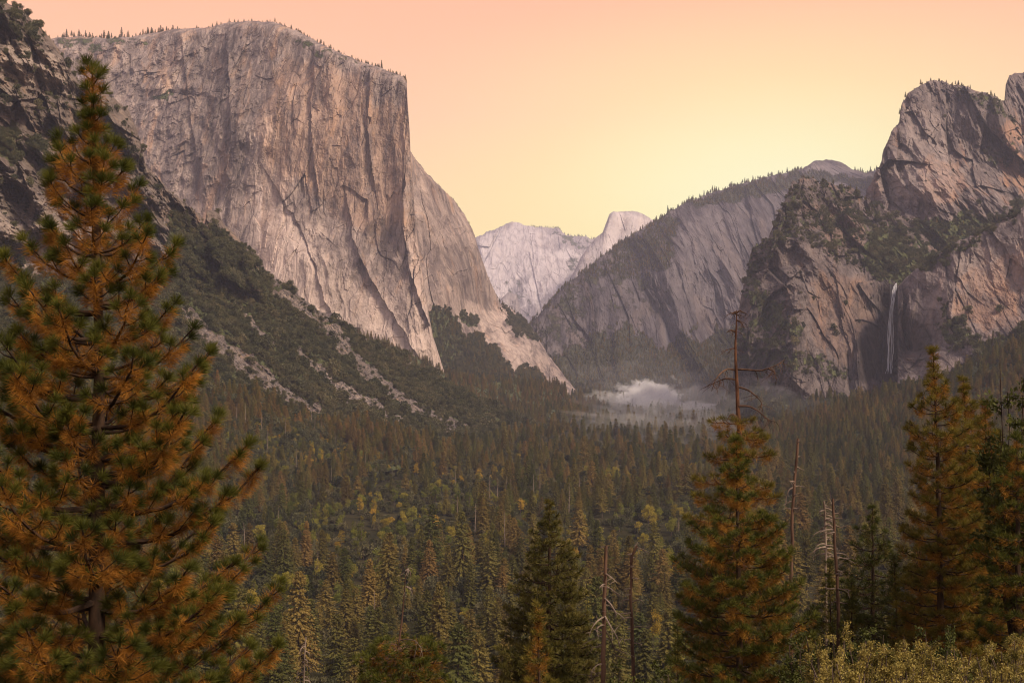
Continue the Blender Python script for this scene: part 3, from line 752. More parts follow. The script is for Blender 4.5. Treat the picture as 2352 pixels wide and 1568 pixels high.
# ------------------------------------------------------------------ waterfall
def build_fall():
    mb = MB()
    r = np.random.default_rng(3)
    path = [(2059, 650, 0), (2055, 660, 6), (2050, 690, 14), (2046, 720, 18), (2044, 760, 20), (2043, 800, 22), (2042, 835, 26), (2040, 858, 36)]
    P = np.array([V(a, b, 2660 - c * 2.2) for a, b, c in path])
    s = np.linspace(0, 1, 70)
    k = np.linspace(0, 1, len(P))
    C = np.stack([np.interp(s, k, P[:, i]) for i in range(3)], 1)
    for strand in range(9):
        off = r.normal(0, 1.0)
        w = 0.7 + 0.5 * r.random()
        C2 = C.copy()
        C2[:, 0] += off * (0.6 + 1.6 * s) + fbm(s * 6 + strand, s * 0, s * 0 + .5, 3) * 2.0
        C2[:, 1] += r.normal(0, 1.2)
        a, b = (0.0, 1.0) if strand < 4 else sorted(r.random(2))
        m = (s >= a) & (s <= b)
        if m.sum() < 5: continue
        prof = np.sin(np.linspace(0.25, math.pi - .05, m.sum())) ** .5
        mb.tube(C2[m], w * prof * (.7 + .9 * s[m]) * .75, 6)
    me = mb.mesh('waterfall', M_fall, smooth=True)
    link('waterfall', me, kind='structure', label='thin white waterfall dropping into a dark wet recess of the cliff')


build_fall()

# ------------------------------------------------------------------ forest tree models (metres, base at the origin)
def leaf_tris(C, D, L, w, r, N=None):
    """thin pointed leaf triangles: centre C, direction D, length L, width w"""
    n = len(C)
    side = np.cross(D, r.normal(size=(n, 3)) if N is None else N + r.normal(0, .65, (n, 3)))
    side /= np.linalg.norm(side, axis=1)[:, None] + 1e-9
    a = C - side * (w * .5)[:, None]; b = C + side * (w * .5)[:, None]; c = C + D * L[:, None]
    v = np.stack([a, b, c], 1).reshape(-1, 3)
    t = np.arange(n * 3).reshape(-1, 3)
    return v, t


def conifer_model(seed, H=32.0, rad=3.6, levels=46, full=1.0, per=10, sub=8, ragged=.25, first=.12, thin=1.0):
    r = np.random.default_rng(seed)
    wood = MB(); leaf = MB()
    lean = r.normal(0, .25, 2)
    hh = np.linspace(0, 1, 7)
    tp = np.stack([lean[0] * hh ** 2, lean[1] * hh ** 2, hh * H * .99], 1)
    wood.tube(tp, .42 * (1 - hh) ** .8 * H / 32 + .03, 6)
    Cs = []; Ds = []; Ls = []; Ws = []
    for k in range(levels):
        f = first + (1 - first) * (k + r.random() * .6) / levels
        z = f * H
        prof = (1 - f) ** .66 * min(1, (f - first) / .1 + .45)
        rr = rad * prof + .25
        nb = max(3, int(per * (0.55 + .45 * (1 - f)) * full + r.random()))
        a0 = r.random() * 6.28
        for b in range(nb):
            if r.random() < .08: continue
            az = a0 + b / nb * 6.283 + r.normal(0, .25)
            Lb = rr * (1 + ragged * r.normal())
            if Lb < .2: continue
            up = .35 if f > .85 else -.12 - .25 * (1 - f)
            m = max(3, int(sub * (Lb / rad) ** .5 + 1.5))
            u = (np.arange(m) + r.random(m) * .8) / m
            u = .3 + .75 * u
            base = np.stack([math.cos(az) * u * Lb + lean[0] * f * f, math.sin(az) * u * Lb + lean[1] * f * f, z + up * u * Lb - .10 * Lb * u * u + .15 * Lb * u ** 3], 1)
            for q in range(2):
                sdir = az + (1 if q else -1) * (.75 + .3 * r.random(m))
                D = np.stack([np.cos(sdir), np.sin(sdir), -.25 - .35 * r.random(m)], 1)
                D /= np.linalg.norm(D, axis=1)[:, None]
                Cs.append(base); Ds.append(D)
                Ls.append((.55 + .5 * r.random(m)) * (1.15 - u * .55) * (.8 + .5 * Lb / rad) * thin * H / 32 * 1.25)
                Ws.append(np.full(m, .85) * (.6 + .5 * r.random(m)) * thin)
            D = np.array([[math.cos(az), math.sin(az), up * .6]]) / 1.05
            Cs.append(base[-1:]); Ds.append(D); Ls.append(np.array([.7])); Ws.append(np.array([.5]))
    Cs.append(np.array([[lean[0], lean[1], H * .95]])); Ds.append(np.array([[0, 0, 1.0]])); Ls.append(np.array([.07 * H])); Ws.append(np.array([.35]))
    C, D, L, Wd = map(np.concatenate, (Cs, Ds, Ls, Ws))
    out = C * np.array([1, 1, 0]); out /= np.linalg.norm(out, axis=1)[:, None] + 1e-6
    v, t = leaf_tris(C, D, L, Wd, r, out * .8 + [0, 0, .8])
    leaf.add(v, t=t)
    return wood, leaf


def broad_model(seed, H=14.0, rad=5.0, n=1500, leaf_s=.5, trunk=.35, clumps=16, low=.28):
    r = np.random.default_rng(seed)
    wood = MB(); leaf = MB()
    hh = np.linspace(0, 1, 6)
    tp = np.stack([np.cumsum(r.normal(0, .12, 6)), np.cumsum(r.normal(0, .12, 6)), hh * H * .7], 1)
    wood.tube(tp, trunk * (1 - hh * .75), 6)
    cc = []
    for k in range(clumps):
        th = r.random() * 6.28; ph = r.random() ** .6
        z = H * (low + (1 - low - .1) * (1 - ph * .0) * r.random())
        zz = (z / H - low) / (1 - low)
        mx = rad * math.sin(math.pi * min(.97, .18 + .75 * zz)) ** .7 * .78
        rr = mx * math.sqrt(r.random())
        c = np.array([math.cos(th) * rr, math.sin(th) * rr, z])
        cc.append((c, rad * (.26 + .2 * r.random())))
        st = tp[min(5, int(2 + zz * 3))]
        wood.tube(np.stack([st, (st + c) / 2 + [0, 0, -.3], c]), [trunk * .35, trunk * .22, trunk * .1], 4)
    Cs = []
    Ns = []
    for c, s in cc:
        m = n // clumps
        d = r.normal(size=(m, 3)); d /= np.linalg.norm(d, axis=1)[:, None]
        rad_ = s * (.75 + .35 * r.random(m)) * np.where(r.random(m) < .2, .6, 1)
        Cs.append(c + d * rad_[:, None] * np.array([1, 1, .8])); Ns.append(d)
    C = np.concatenate(Cs); N = np.concatenate(Ns)
    D = N * .35 + r.normal(0, .8, C.shape); D /= np.linalg.norm(D, axis=1)[:, None]
    v, t = leaf_tris(C, D, leaf_s * (.7 + .7 * r.random(len(C))), leaf_s * (.6 + .5 * r.random(len(C))), r, N)
    leaf.add(v, t=t)
    return wood, leaf


def snag_model(seed, H=24.0, nb=26, rad=1.6):
    r = np.random.default_rng(seed)
    trunk = MB(); br = MB()
    hh = np.linspace(0, 1, 9)
    tp = np.stack([np.cumsum(r.normal(0, .06, 9)), np.cumsum(r.normal(0, .06, 9)), hh * H], 1)
    trunk.tube(tp, .34 * (1 - hh * .82), 7)
    for k in range(nb):
        f = .2 + .78 * r.random(); p = np.array([np.interp(f, hh, tp[:, i]) for i in range(3)])
        az = r.random() * 6.28; L = rad * (1.2 - f) * (.4 + .9 * r.random()) * 1.4
        d = np.array([math.cos(az), math.sin(az), 0])
        br.tube(np.stack([p, p + d * L * .5 + [0, 0, .1 * L], p + d * L + [0, 0, -.25 * L]]), [.07, .05, .015], 4)
    return trunk, br


def join(*pairs):
    V_, Q, Tt, MI_q, MI_t = [], [], [], [], []
    n = 0
    for k, mb in enumerate(pairs):
        v, q, t = mb.arrays()
        V_.append(v)
        if q is not None: Q.append(q + n); MI_q.append(np.full(len(q), k))
        if t is not None: Tt.append(t + n); MI_t.append(np.full(len(t), k))
        n += len(v)
    return np.concatenate(V_), (np.concatenate(Q) if Q else None), (np.concatenate(Tt) if Tt else None), np.concatenate(MI_q + MI_t)


MODELS = {}


def register(key, a, b, ma, mb_, ha):
    v, q, t, mi = join(a, b)
    full = mesh_np(key, v, q, t, [ma, mb_], mi=mi)
    MODELS[key] = dict(wood=a.mesh('trunk', ma, smooth=True), leaf=b.mesh('crown', mb_), full=full, H=ha)


CON = []
for k, kw in enumerate([dict(H=28, rad=7.0, ragged=.14), dict(H=31, rad=5.8, ragged=.12), dict(H=25, rad=7.4, ragged=.18, first=.08), dict(H=28, rad=6.8, ragged=.30, full=.8, first=.25), dict(H=21, rad=6.4, first=.05, ragged=.14), dict(H=31, rad=6.8, first=.3, ragged=.24, full=.9)]):
    a, b = conifer_model(100 + k, **kw)
    register('conifer_%d' % k, a, b, M_barkf, M_conifer, kw['H']); CON.append('conifer_%d' % k)
BRO = []
for k, kw in enumerate([dict(H=14, rad=4.6), dict(H=17, rad=4.4, clumps=20), dict(H=11, rad=4.6, clumps=12)]):
    a, b = broad_model(200 + k, **kw)
    register('broad_%d' % k, a, b, M_barkf, M_broad, kw['H']); BRO.append('broad_%d' % k)
SHR = []
for k in range(3):
    a, b = broad_model(300 + k, H=4.2, rad=3.4, n=520, leaf_s=.62, trunk=.15, clumps=9, low=.1)
    register('shrub_%d' % k, a, b, M_barkf, M_shrub, 4.2); SHR.append('shrub_%d' % k)
SNA = []
for k in range(3):
    a, b = snag_model(400 + k)
    MODELS['snag_%d' % k] = dict(wood=a.mesh('trunk', M_deadw), leaf=b.mesh('branch', M_deadw), H=24); SNA.append('snag_%d' % k)


def gn_scatter(name, keys, pts, scl, rot, var, label, group=None, hs=None):
    """ONE object of uncountable growth: instances of the given models on a cloud of points"""
    me = bpy.data.meshes.new(name)
    me.vertices.add(len(pts))
    me.vertices.foreach_set('co', np.asarray(pts, np.float32).ravel())
    for k, v in (('scl', scl), ('rot', rot), ('hs', hs if hs is not None else np.ones(len(pts)))):
        a = me.attributes.new(k, 'FLOAT', 'POINT'); a.data.foreach_set('value', np.asarray(v, np.float32))
    a = me.attributes.new('var', 'INT', 'POINT'); a.data.foreach_set('value', np.asarray(var, np.int32))
    ob = link(name, me, kind='stuff', label=label)
    ng = bpy.data.node_groups.new(name, 'GeometryNodeTree')
    ng.interface.new_socket('Geometry', in_out='INPUT', socket_type='NodeSocketGeometry')
    ng.interface.new_socket('Geometry', in_out='OUTPUT', socket_type='NodeSocketGeometry')
    N = ng.nodes; Lk = ng.links
    gi = N.new('NodeGroupInput'); go = N.new('NodeGroupOutput'); jn = N.new('GeometryNodeJoinGeometry')
    def attr(nm, ty):
        nd = N.new('GeometryNodeInputNamedAttribute'); nd.data_type = ty; nd.inputs[0].default_value = nm
        return next(o for o in nd.outputs if o.enabled and o.name == 'Attribute')
    sc = attr('scl', 'FLOAT'); ro = attr('rot', 'FLOAT'); va = attr('var', 'INT'); h_ = attr('hs', 'FLOAT')
    cr = N.new('ShaderNodeCombineXYZ'); Lk.new(ro, cr.inputs[2])
    cs = N.new('ShaderNodeCombineXYZ'); mu = N.new('ShaderNodeMath'); mu.operation = 'MULTIPLY'
    Lk.new(sc, mu.inputs[0]); Lk.new(h_, mu.inputs[1])
    Lk.new(sc, cs.inputs[0]); Lk.new(sc, cs.inputs[1]); Lk.new(mu.outputs[0], cs.inputs[2])
    for i, k in enumerate(keys):
        po = bpy.data.objects.new('model_' + k, MODELS[k]['full'])        # not linked to the scene
        oi = N.new('GeometryNodeObjectInfo'); oi.inputs[0].default_value = po; oi.inputs['As Instance'].default_value = True
        cmp = N.new('FunctionNodeCompare'); cmp.data_type = 'INT'; cmp.operation = 'EQUAL'
        ii = [s for s in cmp.inputs if s.enabled]
        Lk.new(va, ii[0]); ii[1].default_value = i
        ip = N.new('GeometryNodeInstanceOnPoints')
        Lk.new(gi.outputs[0], ip.inputs['Points']); Lk.new(cmp.outputs[0], ip.inputs['Selection'])
        Lk.new(oi.outputs['Geometry'], ip.inputs['Instance'])
        Lk.new(cr.outputs[0], ip.inputs['Rotation']); Lk.new(cs.outputs[0], ip.inputs['Scale'])
        Lk.new(ip.outputs[0], jn.inputs[0])
    Lk.new(jn.outputs[0], go.inputs[0])
    md = ob.modifiers.new('scatter', 'NODES'); md.node_group = ng
    return ob


def proj(x, y, z):
    return 1176 + x / y * F, HOR - (z - CZ) / y * F


# ---- where the forest stands
def surf_at(key, px, py):
    """depth of a mountain's face behind picture position (px, py), 1e9 where it has none"""
    M = MASS[key]
    tx = M['tx']; ty = M['ty']
    ci = np.clip(np.searchsorted(tx, px), 0, len(tx) - 1)
    ny = M['py'].shape[0]
    b = M['py'][0, ci]; tp = M['py'][-1, ci]
    v = (py - b) / (tp - b)
    ok = (px >= tx[0]) & (px <= tx[-1]) & (v >= 0) & (v <= 1)
    ri = np.clip((v * (ny - 1)).astype(int), 0, ny - 1)
    return np.where(ok, M['y'][ri, ci], 1e9)


def forest_points():
    r = np.random.default_rng(21)
    out = []
    Y = 285.0
    while Y < 6200:
        s = 15.5 + Y * .0032
        n = int(.84 * Y / s) + 2
        x = (np.arange(n) - n / 2 + r.random(n) * 1.6) * s
        y = Y + (r.random(n) - .5) * s * 1.8
        out.append(np.stack([x, y], 1))
        Y += s
    P = np.concatenate(out)
    z = ground_z(P[:, 0], P[:, 1])
    px, py = proj(P[:, 0], P[:, 1], z)
    keep = (px > -220) & (px < 2570)
    for k in ('hillside', 'cap_east', 'cap', 'buttress', 'wall', 'apron', 'fallslope', 'ridge'):
        if k in MASS:
            keep &= P[:, 1] < surf_at(k, px, py) - 4
    # misty meadow
    keep &= ~((((px - 1478) / 100) ** 2 + ((py - 908) / 22) ** 2 < 1 + 1.1 * perlin(px * .03, py * .08, px * 0)) & (r.random(len(px)) < .80))
    keep &= ~((np.abs(px - 1860) < 70) & (np.abs(py - 1045) < 12) & (r.random(len(px)) < .75))
    # thinner clearings
    gap = fbm(P[:, 0] / 90, P[:, 1] / 90, P[:, 0] * 0, 3)
    keep &= ~((gap < -.48) & (r.random(len(px)) < .6))
    P = np.concatenate([P, z[:, None] - .5], 1)[keep]
    return P


def mass_points(key, cond, n, seed, minveg=0.0):
    """random points on a mountain's face, chosen by real area"""
    r = np.random.default_rng(seed)
    M = MASS[key]
    x, y, z = M['x'], M['y'], M['z']
    ax = np.stack([np.diff(x, axis=1)[:-1], np.diff(y, axis=1)[:-1], np.diff(z, axis=1)[:-1]], -1)
    ay = np.stack([np.diff(x, axis=0)[:, :-1], np.diff(y, axis=0)[:, :-1], np.diff(z, axis=0)[:, :-1]], -1)
    nr_ = np.cross(ax, ay)
    area = np.linalg.norm(nr_, axis=2)
    up = np.abs(nr_[..., 2]) / (area + 1e-9)
    w = np.abs(nr_[..., 2]) * cond(M['px'][:-1, :-1], M['py'][:-1, :-1], M['veg'][:-1, :-1], up)
    w = w.ravel(); cs = np.cumsum(w)
    if cs[-1] <= 0: return np.zeros((0, 3))
    i = np.searchsorted(cs, r.random(n) * cs[-1])
    rr, cc = np.unravel_index(np.minimum(i, len(w) - 1), (x.shape[0] - 1, x.shape[1] - 1))
    u = r.random(n); v = r.random(n)
    f = lambda A: A[rr, cc] * (1 - u) * (1 - v) + A[rr, cc + 1] * u * (1 - v) + A[rr + 1, cc] * (1 - u) * v + A[rr + 1, cc + 1] * u * v
    return np.stack([f(x), f(y), f(z) - .4], 1)


def build_forest():
    r = np.random.default_rng(5)
    P = forest_points()
    print('forest points', len(P))
    line = lambda px: np.interp(px, [-500, 0, 380, 440, 560, 700, 850, 960, 1060, 1250, 1400], [900, 880, 870, 880, 910, 965, 985, 1010, 1020, 990, 1010])
    A = mass_points('hillside', lambda px, py, vg, up: (py > line(px) + 18 * perlin(px * .03, py * .02, px * 0)) * (vg > .3) * 1.0, 5200, 31)
    B = mass_points('fallslope', lambda px, py, vg, up: 1.0 * (vg > .5), 5200, 32)
    C = mass_points('buttress', lambda px, py, vg, up: 1.0 * (vg > .8) * (py > 860), 1500, 33)
    D = mass_points('ridge', lambda px, py, vg, up: (vg > .5) * (up > .25) * np.where(py > 740, 1.0, .8), 11000, 34)
    E = mass_points('apron', lambda px, py, vg, up: 1.0 + 0 * px, 3500, 35)
    Fp = mass_points('cap_east', lambda px, py, vg, up: (vg > .8) * 1.0, 1600, 36)
    G_ = mass_points('wall', lambda px, py, vg, up: (vg > .75) * (py > 740), 700, 37)
    H_ = mass_points('summit', lambda px, py, vg, up: (vg > .8) * 1.0, 700, 38)
    slope = np.concatenate([A, B, C, D, E, Fp, G_, H_])
    scf = np.concatenate([np.full(len(A), .72), np.full(len(B), .66), np.full(len(C), .7), np.full(len(D), .5), np.full(len(E), .62), np.full(len(Fp), .55), np.full(len(G_), .6), np.full(len(H_), .4)])
    allp = np.concatenate([P, slope])
    s0 = np.concatenate([np.interp(P[:, 1], [350, 1100, 2500], [1.12, .95, .86]), scf])
    # broadleaf groves
    px, py = proj(allp[:, 0], allp[:, 1], allp[:, 2])
    gv = fbm(allp[:, 0] / 160, allp[:, 1] / 160, allp[:, 0] * 0 + 7, 4)
    thr = np.interp(allp[:, 1], [300, 1300, 2200, 3000], [.02, .08, .45, .9])
    left = (px < 1700)
    isb = (gv > np.where(left, thr, .6)) & (r.random(len(px)) < .85)
    isb[len(P) + len(A):] = False
    g2 = fbm(allp[:, 0] / 60, allp[:, 1] / 60, allp[:, 0] * 0 + 17, 3)
    zone = poly_sd(px, py, [(470, 1010), (700, 1040), (1000, 1110), (1230, 1120), (1220, 1200), (960, 1330), (700, 1420), (560, 1480), (470, 1300)])
    isb |= (zone > -20) & (g2 > -.12) & (r.random(len(px)) < .75) & (allp[:, 1] < 2100)
    isb |= (r.random(len(px)) < .03) & (allp[:, 1] < 2500)
    scl = s0 * np.clip(r.normal(.86, .2, len(px)) * (1 + .45 * fbm(allp[:, 0] / 70, allp[:, 1] / 70, allp[:, 0] * 0 + 3, 3)) * np.where(r.random(len(px)) < .22, .55, 1), .3, 1.45)
    hs = np.clip(r.normal(1, .12, len(px)), .75, 1.3)
    rot = r.random(len(px)) * 6.28
    var = np.where(isb, 0, r.integers(0, 6, len(px)))
    var = np.where(isb, r.integers(0, 3, len(px)), var)
    # individual trees: those that show largest
    top = np.where(isb, 14., 32.) * scl * hs
    tpx, tpy = proj(allp[:, 0], allp[:, 1], allp[:, 2] + top)
    size = top / allp[:, 1]
    vis = (tpx > 20) & (tpx < 2330) & (tpy < 1530) & (tpy > 800)
    vis &= ~((tpx < 560) & (tpy > 900))
    vis &= ~((tpx > 1580) & (tpx < 1850) & (tpy > 1020)) & ~((tpx > 2060) & (tpy > 1050)) & ~((tpx > 1850) & (tpy > 1420)) & ~((tpx > 1180) & (tpx < 1350) & (tpy > 1200))
    ind = np.zeros(len(px), bool)
    for kind, cap in ((False, 300), (True, 130)):
        c = np.where(vis & (isb == kind))[0]
        c = c[np.argsort(-size[c])][:cap]
        ind[c] = True
    sel = ~ind & ~isb
    gn_scatter('conifer_forest', CON, allp[sel], scl[sel], rot[sel], var[sel], 'dense conifer forest covering the valley floor and the lower slopes', hs=hs[sel])
    sel = ~ind & isb
    gn_scatter('broadleaf_wood', BRO, allp[sel], scl[sel], rot[sel], var[sel], 'scattered yellow and green leafy trees spread through the valley forest', hs=hs[sel])
    # low growth between the trees
    q = P[r.random(len(P)) < .95]
    U = np.concatenate([q + r.normal(0, 7, q.shape) * [1, 1, 0] for _ in range(2)])
    U[:, 2] = ground_z(U[:, 0], U[:, 1]) - .4
    U = np.concatenate([U, A[::2] + [4, 3, -.5], A[1::2] + [-5, -2, -1]])
    gn_scatter('undergrowth', SHR, U, np.clip(r.normal(1.1, .35, len(U)), .4, 2.2), r.random(len(U)) * 6.28, r.integers(0, 3, len(U)), 'low leafy undergrowth between the trunks of the valley forest', hs=np.clip(r.normal(1.3, .35, len(U)), .6, 2.2))
    return allp, scl, hs, rot, var, isb, np.where(ind)[0]


FOREST = build_forest()


def landmark(px, py):
    """plain words for where a tree stands in the valley"""
    if py < 1010: 
        v = 'below the rock slides' if px < 1100 else ('before the misty meadow' if px < 1600 else 'below the waterfall cliffs')
    elif py < 1130:
        v = 'at the foot of the brushy hillside' if px < 800 else ('in the forest short of the drifting mist' if px < 1500 else ('behind the dead-topped pine' if px < 1850 else 'beyond the dark pines'))
    elif py < 1280:
        v = 'right of the big foreground pine' if px < 800 else ('above the tall fir' if px < 1350 else ('beyond the two bare snags' if px < 1600 else 'between the dead-topped and dark pines'))
    elif py < 1420:
        v = 'beside the foreground pine' if px < 750 else ('left of the thin leaning snag' if px < 930 else ('between the leaning snag and the tall fir' if px < 1200 else ('near the two bare snags' if px < 1580 else 'right of the dead-topped pine')))
    else:
        v = 'low beside the foreground pine' if px < 800 else ('low left of the tall fir' if px < 1150 else ('at the foot of the bare snags' if px < 1600 else 'low behind the golden bushes'))
    return v


def build_individuals():
    allp, scl, hs, rot, var, isb, ind = FOREST
    seen = {}
    for i in ind:
        key = (BRO if isb[i] else CON)[var[i]]
        md = MODELS[key]
        x, y, z = allp[i]
        h = md['H'] * scl[i] * hs[i]
        px, py = proj(x, y, z + h)
        sz = h / y * F
        words = []
        if isb[i]:
            words.append('rounded' if var[i] == 0 else ('tall' if var[i] == 1 else 'low spreading'))
            nm, cat, tail = 'broadleaf_tree', 'tree', 'tree'
        else:
            words.append('very tall' if sz > 170 else ('tall' if sz > 120 else ('mid-sized' if sz > 85 else 'small')))
            words.append(['full', 'slender', 'broad', 'ragged', 'bushy', 'high-crowned'][var[i]])
            nm, cat, tail = 'conifer', 'conifer', 'conifer'
        lab = ' '.join(words) + ' ' + tail + ' ' + landmark(px, py)
        seen.setdefault(lab, []).append((px, nm, cat, key, i))
    for lab, items in seen.items():
        items.sort()
        n = len(items)
        for k, (px, nm, cat, key, i) in enumerate(items):
            md = MODELS[key]
            l2 = lab
            if n == 2: l2 = lab + (', left one of two', ', right one of two')[k]
            if n >= 3: l2 = lab + (', leftmost of them' if k == 0 else (', rightmost of them' if k == n - 1 else ''))
            if n > 3 and k == 1: l2 = lab + ', second from the left'
            if n > 4 and k == n - 2: l2 = lab + ', second from the right'
            if n == 3 and k == 1: l2 = lab + ', middle of three'
            if n == 5 and k == 2: l2 = lab + ', middle of five'
            o = link(nm, None, None, l2, cat, 'leafy trees in the valley forest' if nm[0] == 'b' else 'conifers in the valley forest', loc=tuple(FOREST[0][i]), rz=FOREST[3][i], sc=(FOREST[1][i], FOREST[1][i], FOREST[1][i] * FOREST[2][i]))
            link('trunk', md['wood'], o); link('crown', md['leaf'], o)


build_individuals()


def larger_conifers():
    r = np.random.default_rng(88)
    L = [(712, 1372, 'broad rusty conifer above the thin grey snag'), (655, 1400, 'rusty conifer just left of the broad one by the thin grey snag'), (772, 1408, 'rusty conifer just right of the broad one by the thin grey snag'), (1078, 1290, 'pointed conifer halfway between the leaning snag and the tall fir'),
         (1122, 1345, 'olive conifer just left of the tall fir'), (1040, 1432, 'bushy conifer right of the leaning snag, low in the view'), (1162, 1462, 'low olive conifer touching the left side of the tall fir'), (868, 1392, 'rusty conifer just left of the leaning snag'), (1005, 1352, 'slim conifer right of the leaning snag top'),
         (1345, 1300, 'brown conifer left of the first bare snag top'), (1500, 1335, 'tall brown conifer right of the hooked snag'), (1548, 1395, 'green conifer between the hooked snag and the dead-topped pine'), (620, 1482, 'low conifer against the right side of the foreground pine'), (980, 1480, 'low conifer right of the leaning snag foot'),
         (815, 1462, 'low rusty conifer left of the needle skirt of the leaning snag'), (1425, 1400, 'brown conifer between the two bare snags'), (1100, 1452, 'low green conifer left of the small orange pine'), (945, 1232, 'conifer rising behind the leaning snag top'), (790, 1255, 'dark full conifer right of the yellow trees'),
         (640, 1195, 'dark conifer right of the foreground pine, halfway up'), (1195, 1232, 'brown conifer left of the tall fir top'), (1410, 1215, 'brown conifer above the two bare snags')]
    for k, (a, b, lab) in enumerate(L):
        kk = [2, 0, 3, 1, 0, 2, 5, 3, 1, 0, 5, 4, 2, 0, 2, 3, 4, 1, 0, 2, 5, 3][k]
        md = MODELS[CON[kk]]
        want = 27 + 8 * r.random()
        Yg = np.arange(330, 1500, 4.0)
        gz = ground_z((a - 1176) / F * Yg, Yg)
        h = CZ - (b - HOR) / F * Yg - gz
        Y = float(Yg[np.argmin(np.abs(h - want))])
        x = (a - 1176) / F * Y; z = float(ground_z(x, Y)); h = CZ - (b - HOR) / F * Y - z
        sc = h / md['H']
        o = link('conifer', None, None, lab, 'conifer', 'conifers in the valley forest', loc=(x, Y, z - .4), rz=r.random() * 6.28, sc=(sc * .95, sc * .95, sc))
        link('trunk', md['wood'], o); link('crown', md['leaf'], o)


larger_conifers()

# ------------------------------------------------------------------ brush on the slopes and trees along the rims
def build_brush():
    r = np.random.default_rng(8)
    line = lambda px: np.interp(px, [-500, 0, 380, 440, 560, 700, 850, 960, 1060, 1250, 1400], [1000, 980, 970, 980, 1010, 1050, 1060, 1060, 1060, 1020, 1030])
    def c1(px, py, vg, up):
        n = fbm(px * .035, py * .05, px * 0 + 2, 3)
        return np.where((vg + n * .35 > .5) & (py < line(px)), 1.0, np.where(py < 560, .02, .07)) * (up > .12)
    A = mass_points('hillside', c1, 30000, 41)
    B = mass_points('buttress', lambda px, py, vg, up: np.where(vg > .8, 1.2, np.where(vg > .3, .45, .006)) * (up > .1) * (fbm(px * .04, py * .05, px * 0 + 5, 3) > -.12), 7000, 42)
    C = mass_points('wall', lambda px, py, vg, up: np.where(vg > .3, 1, .004) * (up > .1), 2600, 43)
    D = mass_points('summit', lambda px, py, vg, up: np.where(vg > .8, 1, np.where(vg > .3, .35, .006)) * (up > .1) * (fbm(px * .04, py * .05, px * 0 + 9, 3) > -.1), 4000, 44)
    E = mass_points('cap_east', lambda px, py, vg, up: np.where(vg > .5, 1, .0) * (up > .1), 3500, 45)
    P = np.concatenate([A, B, C, D, E])
    s = np.concatenate([np.clip(r.lognormal(-.05, .42, len(A)), .3, 2.4) * .95, r.lognormal(0, .4, len(B)), r.lognormal(0, .4, len(C)), r.lognormal(.1, .4, len(D)), np.full(len(E), 1.6)]) * np.clip(r.normal(1, .25, len(P)), .5, 1.6)
    gn_scatter('brush', SHR, P, s, r.random(len(P)) * 6.28, r.integers(0, 3, len(P)), 'dense evergreen brush and scrub oak covering the rocky slopes', hs=np.clip(r.normal(1.1, .25, len(P)), .6, 1.8))


build_brush()


def build_boulders():
    r = np.random.default_rng(19)
    for k in range(2):
        n, m = 8, 6
        th = np.linspace(0, 6.283, n, endpoint=False)[None, :]; ph = np.linspace(-1.45, 1.45, m)[:, None]
        x = np.cos(th) * np.cos(ph); y = np.sin(th) * np.cos(ph); z = np.sin(ph) + 0 * th
        q_ = 1 + .5 * perlin(x * 1.5 + 7 * k, y * 1.5, z * 1.5)
        v = np.stack([x * q_, y * q_ * .8, z * q_ * .7], -1).reshape(-1, 3)
        i = np.arange(m - 1)[:, None] * n; j = np.arange(n)[None, :]
        q = np.stack([i + j, i + (j + 1) % n, i + n + (j + 1) % n, i + n + j], -1).reshape(-1, 4)
        MODELS['boulder_%d' % k] = dict(full=mesh_np('boulder', v, q, None, [M_boulder]))
    P = mass_points('hillside', lambda px, py, vg, up: (vg < .3) * (py > 600) * 1.0 + (vg < .45) * (py > 430) * (px < 420) * .12, 14000, 71)
    gn_scatter('boulder_field', ['boulder_0', 'boulder_1'], P, np.clip(r.lognormal(.1, .5, len(P)), .4, 4.5), r.random(len(P)) * 6.28, r.integers(0, 2, len(P)), 'grey broken rock filling the slides between the brush')


build_boulders()


def rim_trees():
    r = np.random.default_rng(9)
    P = []; S_ = []
    def along(key, x0, x1, n, smin, smax, depth=60, clump=.5):
        M = MASS[key]
        px = M['tx']
        k = np.where((px > x0) & (px < x1))[0]
        w = np.diff(px, append=px[-1])[k] * (1 + clump * 3 * np.maximum(0, fbm(px[k] * .03, px[k] * 0, px[k] * 0 + .4, 3)))
        cs = np.cumsum(w); j = k[np.searchsorted(cs, r.random(n) * cs[-1])]
        dz = r.random(n) ** 1.5
        x = M['x'][-1, j]; y = M['y'][-1, j] + dz * depth; z = M['z'][-1, j] - dz * depth * .06 - 1.0
        P.append(np.stack([x * y / (y - dz * depth) + r.normal(0, 1, n), y, z], 1)); S_.append(smin + (smax - smin) * r.random(n) ** 1.6)
    along('cap', 125, 420, 210, .25, .95, 120, 1.0)
    along('cap', 420, 720, 120, .2, .55)
    along('cap', 640, 935, 170, .22, .6)
    along('cap_east', 945, 1150, 40, .15, .35)
    along('cap_east', 1140, 1290, 60, .3, .6)
    along('ridge', 1215, 1510, 330, .35, .8, 140)
    along('ridge', 1500, 1850, 330, .4, 1.05, 180, .6)
    along('ridge', 1960, 2020, 50, .5, 1.1, 100)
    along('buttress', 1830, 1990, 60, .2, .5)
    along('summit', 2060, 2320, 60, .2, .6)
    along('hillside', -20, 200, 60, .1, .25)
    along('mountain', 1220, 1380, 80, .7, 1.1)
    P = np.concatenate(P); S_ = np.concatenate(S_)
    gn_scatter('rim_forest', CON, P, S_, r.random(len(P)) * 6.28, r.integers(0, 6, len(P)), 'tiny pines and firs lining the skyline of the granite rims', hs=np.clip(r.normal(.95, .2, len(P)), .6, 1.4))


rim_trees()


